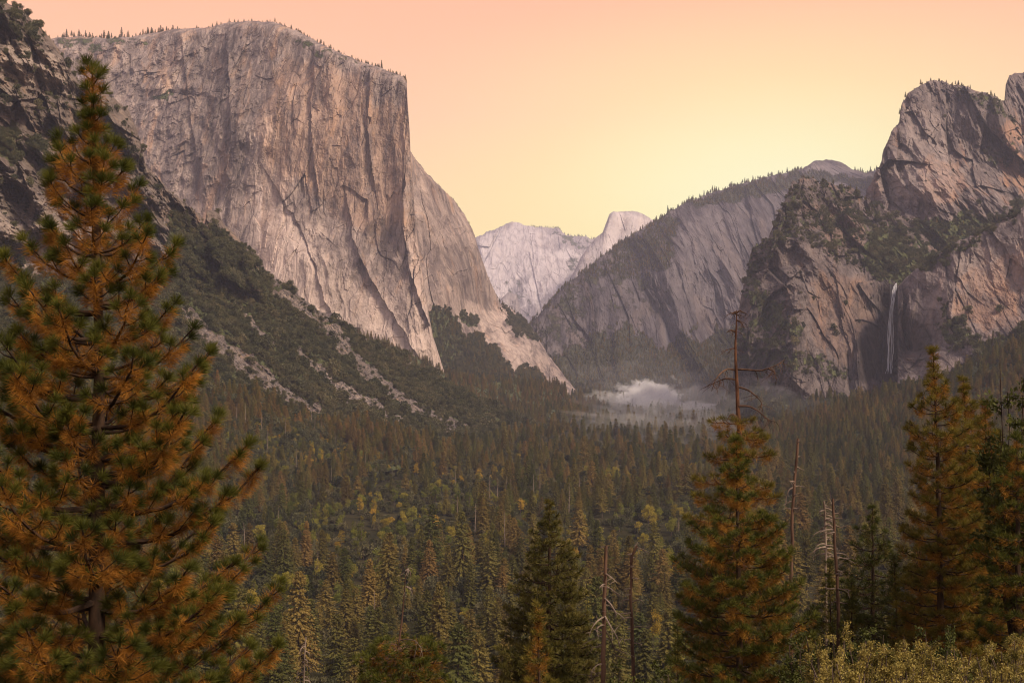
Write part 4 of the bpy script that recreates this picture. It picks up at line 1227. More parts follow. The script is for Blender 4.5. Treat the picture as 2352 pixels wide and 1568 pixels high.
# ------------------------------------------------------------------ foreground trees
def needles(C, D, L, n, w, spread, r, droop=0.0, back=0.0):
    """tufts of needles: centres C, shoot directions D, needle length L, n per tuft"""
    m = len(C)
    C = np.repeat(C, n, 0); D = np.repeat(D, n, 0); L = np.repeat(L, n) * (.75 + .4 * r.random(m * n))
    base = C - D * (back * r.random(m * n))[:, None]
    v = r.normal(size=(m * n, 3)); v -= D * np.sum(v * D, 1)[:, None]
    v /= np.linalg.norm(v, axis=1)[:, None] + 1e-9
    a = spread * r.random(m * n) ** .7
    d = D * np.cos(a)[:, None] + v * np.sin(a)[:, None]
    d[:, 2] -= droop
    d /= np.linalg.norm(d, axis=1)[:, None]
    side = np.cross(d, r.normal(size=(m * n, 3))); side /= np.linalg.norm(side, axis=1)[:, None] + 1e-9
    tip = base + d * L[:, None]
    # slim kite: root, two shoulders, tip
    mid = base + d * (L * .45)[:, None]
    p = np.stack([base, mid - side * (w * .5), tip, mid + side * (w * .5)], 1).reshape(-1, 3)
    q = np.arange(m * n * 4).reshape(-1, 4)
    return p, q


def env_at(env, py):
    e = np.array(env, float)
    return np.interp(py, e[:, 0], e[:, 1]), np.interp(py, e[:, 0], e[:, 2])


def pine(name, label, trunk, Y, env, rad, seed, whorl=.42, nbr=5, tuft_n=60, nl=.19, nw=.006, mats=None, rusty=.8, rise=.35, twig=.5, split=False, start=None,
         dead=None, dead_mat=None, bottom=1800, cat='pine tree', group=None, tip_green=True, spread=1.35, fill=1.0, bark=None, kind='pine', reach=(.72, 1.08), older=.6):
    """a pine or fir whose trunk and reach are given at a distance Y; everything is real size in metres"""
    r = np.random.default_rng(seed)
    mg, mo = mats or (M_needle, M_needleold)
    bark = bark or M_barkdark
    tp = np.array([V(a, b, Y) for a, b in trunk])
    rlo, rhi = reach
    gz = float(ground_z(tp[-1][0], Y))
    if tp[-1][2] > gz: tp = np.concatenate([tp, [[tp[-1][0], Y, gz - .3]]])
    tp = tp[::-1]; base = np.array([tp[0][0], Y, gz])
    root = link(name, None, None, label, cat, group, loc=tuple(base))
    P = tp - base
    nn = 40
    zz = np.linspace(P[0][2], P[-1][2], nn)
    T3 = np.stack([np.interp(zz, P[:, 2], P[:, 0]), np.interp(zz, P[:, 2], P[:, 1]) + 0 * zz, zz], 1)
    T3[:, 0] += .012 * fbm(zz * .7, zz * 0, zz * 0 + seed, 3) * Y / 17; T3[:, 1] += .1 * fbm(zz * .5, zz * 0 + 4, zz * 0 + seed, 2)
    f = (zz - zz[0]) / (zz[-1] - zz[0])
    tr = rad * (1 - f) ** .75 + rad * .06
    wood = MB(); wood.tube(T3, tr, 10)
    link('trunk', wood.mesh('trunk', bark, smooth=True), root)
    ztop = P[-1][2]
    if start is not None:
        ztop = CZ + (HOR - start) / F * Y - base[2]
    zbot = max(CZ + (HOR - bottom) / F * Y - base[2], 1.5)
    z = ztop - .12
    crown_w = MB(); greens = []; rusts = []
    k = 0
    def emit(cw, gC, gD, gL, rC, rD, rL):
        a = MB()
        if gC:
            c_ = np.array(gC); d_ = np.array(gD)
            p, q = needles(c_, d_, np.full(len(c_), nl), tuft_n, nw, spread, r, back=nl * .35)
            a.add(p, q=q); ng_ = len(q)
        else: ng_ = 0
        if rC:
            c_ = np.array(rC); d_ = np.array(rD)
            p, q = needles(c_, d_, np.full(len(c_), nl * .95), int(tuft_n * older), nw, 1.5, r, droop=.35, back=nl * .9)
            a.add(p, q=q); nr2 = len(q)
        else: nr2 = 0
        v, q, t_ = a.arrays()
        mi = np.concatenate([np.zeros(ng_, int), np.ones(nr2, int)])
        return mesh_np('foliage', v, q, None, [mg, mo], mi=mi)
    GC, GD, RC, RD = [], [], [], []
    # leader
    GC.append(T3[-1] if start is None else np.array([np.interp(ztop, zz, T3[:, i]) for i in range(3)])); GD.append(np.array([0, 0, 1.0]))
    nbranches = 0
    while z > zbot:
        age = (ztop - z)
        nb = nbr if age > .5 else max(3, nbr - 1)
        a0 = r.random() * 6.28
        for b in range(nb):
            az = a0 + b * 6.283 / nb + r.normal(0, .2)
            c, s_ = math.cos(az), math.sin(az)
            zb = z + r.normal(0, .06 if split else .22 * whorl)
            # reach from the envelope at the height of the tip
            up = rise * (1.15 if age < 2 else .75 + .25 * r.random()) * (1 - .55 * min(1, age / 9))
            pt = HOR - (zb + base[2] - CZ) * F / Y
            l0, r0 = env_at(env, pt)
            mean = (l0 + r0) / 2
            reach = (r0 if c > 0 else l0) * abs(c) + mean * (1 - abs(c))
            l1, r1 = env_at(env, pt - reach * up)
            reach = min(reach, ((r1 if c > 0 else l1) * abs(c) + (l1 + r1) / 2 * (1 - abs(c))) * 1.1) / F * Y * (rlo + (rhi - rlo) * r.random() ** .7)
            L = max(reach - nl * .8, .12)
            p0 = np.array([np.interp(zb, zz, T3[:, i]) for i in range(3)])
            u = np.linspace(0, 1, 8)
            side_w = r.normal(0, .10) * L
            cur = np.stack([p0[0] + c * L * u - s_ * side_w * u ** 2, p0[1] + s_ * L * u + c * side_w * u ** 2, p0[2] + L * up * (u * .45 + .55 * u ** 2.4) - L * .10 * np.sin(u * 3.14) * min(1, age / 3)], 1)
            cur += fbm(np.outer(u, [3, 3, 3]) + 5 * nbranches, np.outer(u, [2, 2, 2]) + seed, np.outer(np.ones(8), [1, 5, 9.]), 2) * .05 * L * u[:, None]
            br0 = min(.012 + .016 * L, rad * .45)
            cw = MB() if split and nbranches < 96 else crown_w
            cw.tube(cur, br0 * (1 - u * .75), 5)
            gC, gD, rC, rD = ([], [], [], []) if split and nbranches < 96 else (GC, GD, RC, RD)
            def shoot(p, d):
                gC.append(p); gD.append(d)
                if r.random() < rusty:
                    rC.append(p - d * nl * .75); rD.append(d)
                if r.random() < rusty * .45:
                    rC.append(p - d * nl * 1.5); rD.append(d)
            dend = cur[-1] - cur[-2]; dend = dend / np.linalg.norm(dend) + [0, 0, .45]; dend /= np.linalg.norm(dend)
            shoot(cur[-1], dend)
            nt_ = int(max(0, (L - .15) / (nl * 1.15)) * fill * 1.6)
            for q in range(nt_):
                uu = .28 + .70 * (q + r.random()) / max(nt_, 1)
                pp = np.array([np.interp(uu, u, cur[:, i]) for i in range(3)])
                sgn = 1 if q % 2 else -1
                tl = L * twig * (1.05 - uu) * (.55 + .6 * r.random()) + nl * .6
                ang = az + sgn * (.75 + .35 * r.random())
                d = np.array([math.cos(ang), math.sin(ang), .10 + .45 * r.random() + .2 * up]); d /= np.linalg.norm(d)
                e = pp + d * tl + [0, 0, .12 * tl]
                cw.tube(np.stack([pp, pp + d * tl * .5 - [0, 0, .05 * tl], e]), [.010 * (Y / 30 + .4), .008 * (Y / 30 + .4), .005], 4)
                d2 = d + [0, 0, .5]; d2 /= np.linalg.norm(d2)
                shoot(e, d2)
                if tl > nl * 2.4:
                    for g in range(int(tl / (nl * 1.6))):
                        w_ = (g + .5) / int(tl / (nl * 1.6) + 1)
                        ang2 = ang + r.choice([-1, 1]) * .9
                        d3 = np.array([math.cos(ang2), math.sin(ang2), .45]); d3 /= np.linalg.norm(d3)
                        p3 = pp + d * tl * w_
                        e3 = p3 + d3 * nl * (.9 + r.random())
                        cw.tube(np.stack([p3, e3]), [.006 * (Y / 30 + .4), .004], 3)
                        shoot(e3, d3)
            if split and nbranches < 96:
                bo = link('branch', cw.mesh('branch', bark, smooth=True), root)
                link('foliage', emit(None, gC, gD, None, rC, rD, None), bo)
            nbranches += 1
        z -= whorl * (.8 + .4 * r.random()) * (.7 if age < 1 else 1)
    # twigs and needles of the rest
    if crown_w.n:
        link('branch' if split else 'limb', crown_w.mesh('limb', bark), root)
    link('crown' if not split else 'foliage', emit(None, GC, GD, None, RC, RD, None), root)
    for path in (dead or []):
        pts = np.array([V(a, b, Y + (c_ if len(q_) else 0)) for (a, b, c_), q_ in ((p3, p3) for p3 in path)]) - base
        mb = MB()
        nseg = len(pts)
        t0 = np.linspace(0, 1, nseg); t1 = np.linspace(0, 1, nseg * 4)
        sm = np.stack([np.interp(t1, t0, pts[:, i]) for i in range(3)], 1)
        for _ in range(3): sm[1:-1] = (sm[:-2] + 2 * sm[1:-1] + sm[2:]) / 4
        r0 = min(.042, rad * .3)
        mb.tube(sm, r0 * (1 - t1 * .8), 5)
        Lp = np.linalg.norm(pts[-1] - pts[0])
        for g in range(int(6 + Lp * 5)):
            uu = .3 + .7 * r.random(); p = np.array([np.interp(uu, t1, sm[:, i]) for i in range(3)])
            d = np.array([r.normal(0, .7), r.normal(0, .6), -.4 - .6 * r.random()]) * .28 * (1 + Lp * .2)
            d2_ = np.array([r.normal(0, .5), r.normal(0, .5), r.normal(0, .5)]) * .2
            mb.tube(np.stack([p, p + d * .5 + [.03, 0, .03], p + d, p + d + d2_]), [.012, .009, .006, .003], 3)
        link('dead_branch', mb.mesh('dead_branch', dead_mat or M_barkred), root)
    return root


# the big ponderosa at the left edge
pine('pine_tree', 'big foreground pine with green needle tufts and rusty inner needles, at the left edge',
     [(213, 165), (215, 300), (222, 520), (228, 800), (226, 1000), (226, 1200), (222, 1400), (220, 1568), (218, 1700)], 17.0,
     [(160, 10, 10), (200, 40, 38), (255, 100, 70), (330, 155, 118), (400, 175, 135), (480, 188, 188), (560, 228, 190), (620, 245, 222), (700, 255, 245), (800, 295, 265), (880, 320, 325), (1050, 350, 345), (1170, 375, 405), (1380, 430, 440), (1568, 460, 455), (1800, 470, 460)],
     .135, 3, whorl=.36, nbr=6, tuft_n=190, nl=.16, nw=.0042, split=True, rusty=.85, rise=.72, twig=.40, bottom=1760, fill=.72, older=.5, spread=1.2, reach=(.55, 1.08))

# dead-topped pine and the younger green pine in front of it
pine('pine_tree', 'old pine with a bare reddish dead top and rusty needles, right of centre',
     [(1692, 712), (1689, 790), (1692, 870), (1697, 950), (1700, 1060), (1704, 1300), (1706, 1600)], 50.0,
     [(955, 25, 20), (975, 80, 60), (1000, 92, 84), (1050, 112, 95), (1085, 125, 85), (1150, 120, 90), (1200, 145, 110), (1300, 140, 130), (1600, 150, 150), (1800, 150, 150)],
     .24, 12, whorl=.75, nbr=5, tuft_n=56, nl=.25, nw=.013, mats=(M_needle2, M_needleold2), rusty=1.0, rise=.05, twig=.36, reach=(.45, 1.12), start=965, bottom=1640, bark=M_barkred, fill=1.05,
     dead=[[(1690, 850, 0), (1672, 846, 0), (1655, 856, -.4), (1643, 872, -.6), (1638, 885, -.6)], [(1691, 872, 0), (1668, 868, 0), (1652, 874, .5), (1640, 880, .8)], [(1690, 762, 0), (1678, 757, 0), (1668, 764, 0)],
           [(1693, 848, 0), (1720, 849, 0), (1745, 852, -.3), (1768, 845, -.5), (1785, 838, -.6), (1803, 825, -.6)], [(1765, 846, -.5), (1778, 852, -.5), (1782, 868, -.4)],
           [(1695, 888, 0), (1718, 895, 0), (1735, 908, .3), (1752, 926, .5), (1742, 935, .5)], [(1697, 932, 0), (1722, 932, 0), (1745, 945, -.5), (1760, 962, -.8), (1785, 970, -.8)],
           [(1690, 720, 0), (1700, 712, 0), (1706, 718, 0)], [(1690, 716, 0), (1682, 720, 0), (1677, 717, 0)], [(1689, 800, 0), (1675, 801, 0)], [(1691, 735, 0), (1704, 739, 0)], [(1697, 960, 0), (1680, 948, 0), (1668, 968, 0)]], dead_mat=M_redwood)
pine('pine_tree', 'younger green and orange pine growing in front of the dead-topped pine',
     [(1691, 1010), (1693, 1100), (1696, 1300), (1700, 1600)], 43.0,
     [(1010, 5, 5), (1050, 36, 34), (1100, 50, 54), (1150, 72, 80), (1190, 95, 105), (1215, 130, 118), (1260, 138, 145), (1330, 145, 158), (1420, 158, 172), (1568, 165, 195), (1800, 170, 200)],
     .17, 13, reach=(.7, 1.12), whorl=.56, nbr=7, tuft_n=64, nl=.23, nw=.012, mats=(M_needle, M_needleold2), rusty=.7, rise=.4, twig=.34, bottom=1640, fill=1.1)
# the group of dark pines on the right
pine('pine_tree', 'tall pine with tufted upswept branches, leftmost of the dark group at the right',
     [(2144, 806), (2150, 950), (2156, 1150), (2162, 1400), (2165, 1600)], 45.0,
     [(806, 4, 4), (840, 22, 24), (880, 45, 45), (905, 58, 62), (935, 85, 55), (970, 72, 72), (1020, 78, 88), (1060, 112, 95), (1100, 70, 95), (1200, 85, 100), (1320, 112, 120), (1500, 120, 120), (1800, 120, 120)],
     .19, 14, whorl=.58, nbr=6, tuft_n=64, nl=.23, nw=.012, mats=(M_needle2, M_needleold2), rusty=.6, rise=.5, twig=.3, bottom=1640)
pine('pine_tree', 'rusty pine just behind and right of the tufted pine, with a slim pointed top',
     [(2213, 872), (2218, 1000), (2225, 1200), (2230, 1600)], 50.0,
     [(872, 3, 3), (905, 20, 24), (950, 40, 52), (1000, 60, 72), (1100, 80, 90), (1250, 105, 110), (1600, 120, 130), (1800, 120, 130)],
     .2, 15, whorl=.54, nbr=6, tuft_n=62, nl=.23, nw=.013, mats=(M_needle2, M_needleold2), rusty=.75, rise=.4, twig=.32, bottom=1640)
pine('pine_tree', 'dense rusty brown pine deep in the dark group, near the right edge',
     [(2262, 925), (2270, 1100), (2280, 1400), (2285, 1600)], 47.0,
     [(925, 3, 3), (960, 25, 28), (1020, 55, 60), (1120, 80, 90), (1300, 110, 110), (1600, 120, 125), (1800, 120, 125)],
     .2, 16, whorl=.6, nbr=6, tuft_n=62, nl=.23, nw=.013, mats=(M_needle2, M_needleold2), rusty=.7, rise=.4, twig=.34, bottom=1640)
pine('pine_tree', 'dark pine cut by the right edge of the view, with a thick shaded crown',
     [(2335, 1000), (2338, 1200), (2342, 1600)], 41.0,
     [(1000, 3, 3), (1040, 40, 40), (1120, 75, 75), (1300, 110, 110), (1600, 130, 130), (1800, 130, 130)],
     .2, 17, whorl=.55, nbr=6, tuft_n=62, nl=.23, nw=.013, mats=(M_needle, M_needleold2), rusty=.5, rise=.4, twig=.36, bottom=1640)
for k, (a, b, Yk, w, lab) in enumerate([(2186, 1045, 54, 60, 'shaded rusty pine between the tufted pine and the slim pointed one'), (2246, 1120, 53, 66, 'shaded brown pine low in the dark group, under the slim pointed top'),
                                        (2112, 1215, 52, 54, 'low dark pine at the left foot of the tufted pine'), (2312, 1165, 50, 66, 'low dark rusty pine near the right edge, under the leafy tree'), (2200, 1290, 47, 66, 'lowest dark pine of the group, just above the golden bushes')]):
    pine('pine_tree', lab, [(a, b), (a + 3, b + 150), (a + 4, 1620)], Yk,
         [(b, 3, 3), (b + 40, w * .4, w * .4), (b + 120, w * .8, w * .8), (b + 260, w * 1.15, w * 1.15), (1800, w * 1.4, w * 1.4)], .17, 130 + k, whorl=.6, nbr=6, tuft_n=56, nl=.24, nw=.014,
         mats=(M_needle2, M_needleold2) if k % 2 == 0 else (M_needle, M_needleold2), rusty=.55, rise=.4, bottom=1640)
# firs
FIRK = dict(mats=(M_fir, M_fir), rusty=.9, nl=.24, nw=.022, spread=1.1, tuft_n=30)
pine('fir_tree', 'tall dense olive fir in the middle of the foreground, left of the bare snags',
     [(1262, 1152), (1262, 1300), (1260, 1600)], 62.0,
     [(1150, 4, 4), (1190, 24, 26), (1215, 42, 36), (1260, 60, 62), (1320, 82, 86), (1380, 105, 98), (1440, 125, 118), (1520, 140, 130), (1800, 160, 160)],
     .26, 18, whorl=.62, nbr=7, rise=.12, twig=.45, bottom=1640, bark=M_barkdark, cat='fir tree', fill=1.1, **FIRK)
pine('fir_tree', 'dark green fir with level branches, between the red snag and the dark pines',
     [(2004, 1165), (2005, 1300), (2006, 1600)], 58.0,
     [(1165, 4, 4), (1200, 32, 30), (1250, 62, 52), (1310, 90, 80), (1400, 112, 100), (1500, 120, 110), (1800, 130, 120)],
     .22, 19, whorl=.7, nbr=6, rise=.22, twig=.4, bottom=1640, cat='fir tree', mats=(M_oak, M_fir), rusty=.8, nl=.24, nw=.022, spread=1.1, tuft_n=30)
# young pines
pine('young_pine', 'small orange and green pine standing in front of the tall fir', [(1236, 1392), (1237, 1500), (1240, 1600)], 38.0,
     [(1392, 3, 3), (1425, 20, 20), (1480, 34, 34), (1568, 52, 52), (1800, 70, 70)], .09, 20, whorl=.5, nbr=5, tuft_n=44, nl=.2, nw=.013, mats=(M_needle2, M_needleold2), rusty=.9, rise=.5, bottom=1640)
for k, (a, b, Yk, w, lab) in enumerate([(1905, 1290, 52, 44, 'slim young pine just left of the red snag'), (1955, 1335, 50, 48, 'young green pine right of the red snag, above the golden bushes'),
                                        (1868, 1395, 46, 50, 'bushy young pine at the right foot of the dead-topped pine'), (2055, 1280, 49, 50, 'young green pine against the trunk line of the dark group'),
                                        (1555, 1440, 55, 44, 'small green pine left of the foot of the dead-topped pine')]):
    pine('young_pine', lab, [(a, b), (a + 3, b + 120), (a + 4, 1620)], Yk,
         [(b, 3, 3), (b + 40, w * .45, w * .45), (b + 110, w * .8, w * .8), (b + 220, w * 1.1, w * 1.1), (1800, w * 1.3, w * 1.3)], .1, 30 + k, whorl=.5, nbr=6, tuft_n=34, nl=.22, nw=.016,
         mats=(M_oak, M_needle2), rusty=.7, rise=.45, bottom=1640)
# snag with a last skirt of pine needles, bottom centre-left
pine('pine_snag', 'leaning dead reddish trunk with one arching skirt of green needles at its foot',
     [(934, 1294), (930, 1340), (924, 1420), (914, 1500), (908, 1620)], 40.0,
     [(1465, 30, 20), (1480, 85, 95), (1510, 100, 120), (1568, 110, 145), (1800, 110, 140)], .085, 24, whorl=.3, nbr=6, tuft_n=44, nl=.2, nw=.013, mats=(M_needle, M_needleold2), rusty=.6,
     rise=.08, start=1478, bottom=1620, bark=M_redwood, cat='dead pine', dead=[[(920, 1470, 0), (935, 1466, -.3), (955, 1470, -.5), (968, 1490, -.6)], [(932, 1310, 0), (939, 1303, 0)], [(928, 1350, 0), (935, 1344, 0)]], dead_mat=M_deadw)


def snag(label, trunk, Y, rad, branches, seed, mat, bmat, nrand=12, blen=45, dr=.7, y0=None, y1=None):
    """a bare dead trunk; every limb is an object of its own"""
    r = np.random.default_rng(seed)
    tp = np.array([V(a, b, Y) for a, b in trunk])
    gz = float(ground_z(tp[-1][0], Y))
    tp = np.concatenate([tp, [[tp[-1][0], Y, gz - .3]]])[::-1]
    base = np.array([tp[0][0], Y, gz]); P = tp - base
    root = link('dead_snag', None, None, label, 'dead tree', loc=tuple(base))
    zz = np.linspace(P[0][2], P[-1][2], 36)
    C = np.stack([np.interp(zz, P[:, 2], P[:, 0]), zz * 0, zz], 1)
    C[:, 0] += .05 * fbm(zz * .8, zz * 0, zz * 0 + seed, 3)
    f = (zz - zz[0]) / (zz[-1] - zz[0])
    mb = MB(); mb.tube(C, rad * (1 - f * .62) * (1 + .12 * fbm(zz * 3, zz * 0, zz * 0 + 1.0, 2)), 8)
    link('trunk', mb.mesh('trunk', mat, smooth=True), root)
    t0 = trunk[0][1] if y0 is None else y0; t1 = min(trunk[-1][1], 1580) if y1 is None else y1
    lst = list(branches)
    for k in range(nrand):
        py = t0 + 8 + (t1 - t0) * (k + r.random()) / nrand
        px0 = np.interp(py, [p[1] for p in trunk], [p[0] for p in trunk])
        sg = r.choice([-1, 1]); L = blen * (.35 + .65 * r.random()) * (.45 + .7 * (py - t0) / (t1 - t0))
        dz = r.normal(0, .6)
        lst.append([(px0, py, 0), (px0 + sg * L * .35, py + L * .05 * r.normal(), dz * .4), (px0 + sg * L * .75, py + L * dr * .45, dz * .8), (px0 + sg * L * (.8 + .25 * r.random()), py + L * dr * (.9 + .4 * r.random()), dz)])
    for path in lst:
        pts = np.array([V(a, b, Y + c) for a, b, c in path]) - base
        n = len(pts); s0 = np.linspace(0, 1, n); s1 = np.linspace(0, 1, n * 4)
        sm = np.stack([np.interp(s1, s0, pts[:, i]) for i in range(3)], 1)
        for _ in range(2): sm[1:-1] = (sm[:-2] + 2 * sm[1:-1] + sm[2:]) / 4
        b = MB(); b.tube(sm, min(.034, rad * .28) * (Y / 50) * (1 - s1 * .75), 5)
        for g in range(3):
            u = .3 + .6 * r.random(); p = np.array([np.interp(u, s1, sm[:, i]) for i in range(3)])
            Lt = np.linalg.norm(pts[-1] - pts[0]) * .35
            d = np.array([r.normal(0, .6), r.normal(0, .6), r.normal(-.3, .5)]) * Lt
            b.tube(np.stack([p, p + d * .5 + [0, 0, .05 * Lt], p + d]), [.018, .012, .005], 3)
        link('branch', b.mesh('branch', bmat), root)
    return root


snag('bare pale snag with long drooping white limbs, right of the tall fir', [(1392, 1252), (1390, 1330), (1388, 1430), (1386, 1500), (1384, 1600)], 45.0, .135,
     [[(1391, 1258, 0), (1384, 1254, 0), (1378, 1258, 0)], [(1390, 1316, 0), (1405, 1325, -.3), (1418, 1338, -.5)], [(1389, 1345, 0), (1405, 1352, .2), (1424, 1370, .4)], [(1388, 1372, 0), (1402, 1385, -.4), (1414, 1404, -.5), (1425, 1412, -.5)],
      [(1388, 1412, 0), (1404, 1440, -.5), (1418, 1462, -.6), (1428, 1500, -.6)], [(1387, 1440, 0), (1400, 1462, .3), (1412, 1490, .5), (1420, 1530, .6)], [(1388, 1415, 0), (1372, 1425, -.3), (1360, 1440, -.4), (1352, 1462, -.4)], [(1386, 1478, 0), (1370, 1486, .2), (1358, 1484, .3)]],
     51, M_redwood, M_deadw, nrand=7, blen=34, dr=.7)
snag('bare snag with a hooked top and short spiky limbs, second right of the tall fir', [(1462, 1252), (1452, 1262), (1449, 1300), (1450, 1380), (1453, 1480), (1455, 1600)], 54.0, .13,
     [[(1458, 1256, 0), (1468, 1258, 0), (1480, 1262, 0), (1490, 1272, 0)], [(1458, 1254, 0), (1466, 1246, 0)], [(1452, 1382, 0), (1464, 1376, 0), (1474, 1378, 0), (1480, 1386, 0)], [(1453, 1440, 0), (1470, 1438, 0), (1492, 1440, 0)]],
     52, M_redwood, M_deadw, nrand=12, blen=32, dr=.15, y1=1480)
snag('reddish snag with short white side limbs, right of the dead-topped pine', [(1834, 1006), (1829, 1060), (1824, 1120), (1820, 1180), (1816, 1400), (1815, 1600)], 66.0, .16,
     [[(1827, 1070, 0), (1838, 1076, 0), (1848, 1082, 0)], [(1824, 1118, 0), (1835, 1115, 0), (1846, 1118, 0)], [(1824, 1118, 0), (1812, 1124, 0), (1806, 1140, 0), (1804, 1165, 0)], [(1820, 1170, 0), (1806, 1166, 0), (1798, 1170, 0)]],
     53, M_redwood, M_deadw, nrand=8, blen=16, dr=-.1, y1=1170)
snag('straight rust-red snag with curled limbs, left of the dark green fir', [(1913, 1144), (1915, 1180), (1918, 1260), (1922, 1330), (1926, 1410), (1926, 1600)], 50.0, .12,
     [[(1915, 1180, 0), (1928, 1178, 0), (1938, 1170, 0)], [(1916, 1205, 0), (1932, 1212, 0), (1944, 1206, 0)], [(1916, 1215, 0), (1896, 1216, 0), (1884, 1222, 0)], [(1920, 1278, 0), (1940, 1282, 0), (1960, 1280, 0), (1966, 1286, 0)], [(1922, 1350, 0), (1904, 1352, 0), (1894, 1348, 0)], [(1924, 1382, 0), (1945, 1386, 0), (1952, 1370, 0)]],
     54, M_redwood, M_deadw, nrand=8, blen=34, dr=.1, y1=1400)
snag('grey leafless tree with a fan of drooping twigs, behind the red snag', [(1893, 1150), (1895, 1200), (1897, 1260), (1898, 1500)], 95.0, .18, [], 55, M_deadw, M_deadw, nrand=30, blen=38, dr=.35, y1=1270)
snag('thin grey snag among the conifers, low left of the leaning snag', [(703, 1462), (700, 1500), (697, 1600)], 110.0, .13, [], 56, M_deadw, M_deadw, nrand=16, blen=26, dr=.9)


def valley_snags():
    """pale bare trunks that stand out of the forest"""
    r = np.random.default_rng(61)
    spots = [(542, 985), (563, 990), (655, 1005), (716, 985), (722, 1010), (738, 1000), (789, 1012), (856, 1020), (905, 1032), (770, 1030), (600, 1010), (615, 1040), (1045, 1120), (1100, 1150), (1125, 1150), (1142, 1145), (1160, 1150), (1175, 1155), (1226, 1150), (1240, 1140), (1330, 1150), (1343, 1160),
             (1358, 1140), (1395, 1160), (1306, 1190), (1578, 1230), (1240, 1060), (1420, 1100), (840, 1080), (680, 1090), (760, 1120), (1050, 1210), (1090, 1230), (975, 1100), (565, 1300), (640, 1230), (1005, 1420), (860, 1490), (1160, 1260), (1500, 1180), (470, 1010), (500, 1030), (1540, 1105), (1560, 1260), (1330, 1250), (730, 1345), (1120, 1340), (990, 1290)]
    for a, b in spots:
        # find the ground seen there
        Ya = float(surf_at('hillside', np.array([float(a)]), np.array([float(b)]))[0])
        Yg = np.arange(320, 5000, 6.0)
        gx = (a - 1176) / F * Yg
        gz = ground_z(gx, Yg)
        _, gpy = proj(gx, Yg, gz)
        Yb = float(Yg[np.argmin(np.abs(gpy - b))])
        Y = min(Ya, Yb)
        x = (a - 1176) / F * Y
        z = CZ + (HOR - b) / F * Y if Ya < Yb else float(ground_z(x, Y))
        k = r.integers(0, 3)
        md = MODELS['snag_%d' % k]
        h = .9 + .45 * r.random()
        w = 'low on the hillside' if b < 1060 and a < 950 else ('in the middle of the valley forest' if b < 1200 else 'among the nearer conifers')
        sp = 'left of the clear view' if a < 700 else ('below the rock slides' if a < 960 else ('left of the tall fir' if a < 1230 else 'right of the tall fir'))
        o = link('dead_snag', None, None, 'pale bare trunk %s, %s' % (w, sp), 'dead tree', 'bare trunks standing in the valley forest', loc=(x, Y, z - .5), rz=r.random() * 6.28, sc=(h * 1.3, h * 1.3, h))
        o.rotation_euler = (r.normal(0, .03), r.normal(0, .03), r.random() * 6.28)
        link('trunk', md['wood'], o); link('branch', md['leaf'], o)


valley_snags()


# ------------------------------------------------------------------ bushes and leafy trees near the viewer
def leafy(name, label, cat, a, b, Y, w, h, seed, mat, leaf, n, group=None, stems=16, wood=None, upright=.6, clump=.22):
    """a leafy bush or crown: top at (a, b), w x h metres, standing on the ground"""
    r = np.random.default_rng(seed)
    top = V(a, b, Y); gz = float(ground_z(top[0], Y))
    H = top[2] - gz
    root = link(name, None, None, label, cat, group, loc=(top[0], Y, gz))
    st = MB(); lf = MB()
    Cs, Ds = [], []
    for k in range(stems):
        th = r.random() * 6.28; rr = w * .5 * math.sqrt(r.random())
        tz = H * (1 - .45 * (rr / (w * .5)) ** 2 * r.random()) - h * .25 * r.random()
        tip = np.array([math.cos(th) * rr, math.sin(th) * rr, tz])
        b0 = np.array([math.cos(th) * rr * .15, math.sin(th) * rr * .15, max(0, H - h * 1.6)])
        u = np.linspace(0, 1, 9)
        cur = b0 + (tip - b0) * u[:, None]
        cur[:, :2] += (fbm(np.outer(u, [2, 2]) + 3 * k, np.outer(u, [0, 0]), np.outer(u * 0 + 1, [1, 7.]), 3) * .3 * w * .3)
        st.tube(cur, (.018 + .01 * w) * (1 - .8 * u), 4)
        for q in range(7):
            uu = .3 + .7 * r.random(); p = np.array([np.interp(uu, u, cur[:, i]) for i in range(3)])
            d = r.normal(size=3); d[2] = abs(d[2]) * .8 + .2; d /= np.linalg.norm(d)
            L = (clump * 2 + .2 * w * (1 - uu)) * (.5 + r.random() * .8)
            e = p + d * L
            st.tube(np.stack([p, (p + e) / 2 + [0, 0, .03], e]), [.008, .006, .003], 3)
            m = n // (stems * 7)
            t = r.random(m) ** .7
            Cs.append(p + (e - p) * t[:, None] + r.normal(0, clump * .35, (m, 3))); Ds.append(np.repeat(d[None], m, 0))
    C = np.concatenate(Cs); D0 = np.concatenate(Ds)
    D = D0 * upright + r.normal(0, .7, C.shape); D /= np.linalg.norm(D, axis=1)[:, None]
    side = np.cross(D, r.normal(size=C.shape)); side /= np.linalg.norm(side, axis=1)[:, None]
    L = leaf * (.7 + .6 * r.random(len(C)))
    mid = C + D * (L * .5)[:, None]
    p = np.stack([C, mid - side * (L * .28)[:, None], C + D * L[:, None], mid + side * (L * .28)[:, None]], 1).reshape(-1, 3)
    lf.add(p, q=np.arange(len(C) * 4).reshape(-1, 4))
    link('stem', st.mesh('stem', wood or M_barkf), root)
    link('foliage', lf.mesh('foliage', mat), root)
    return root


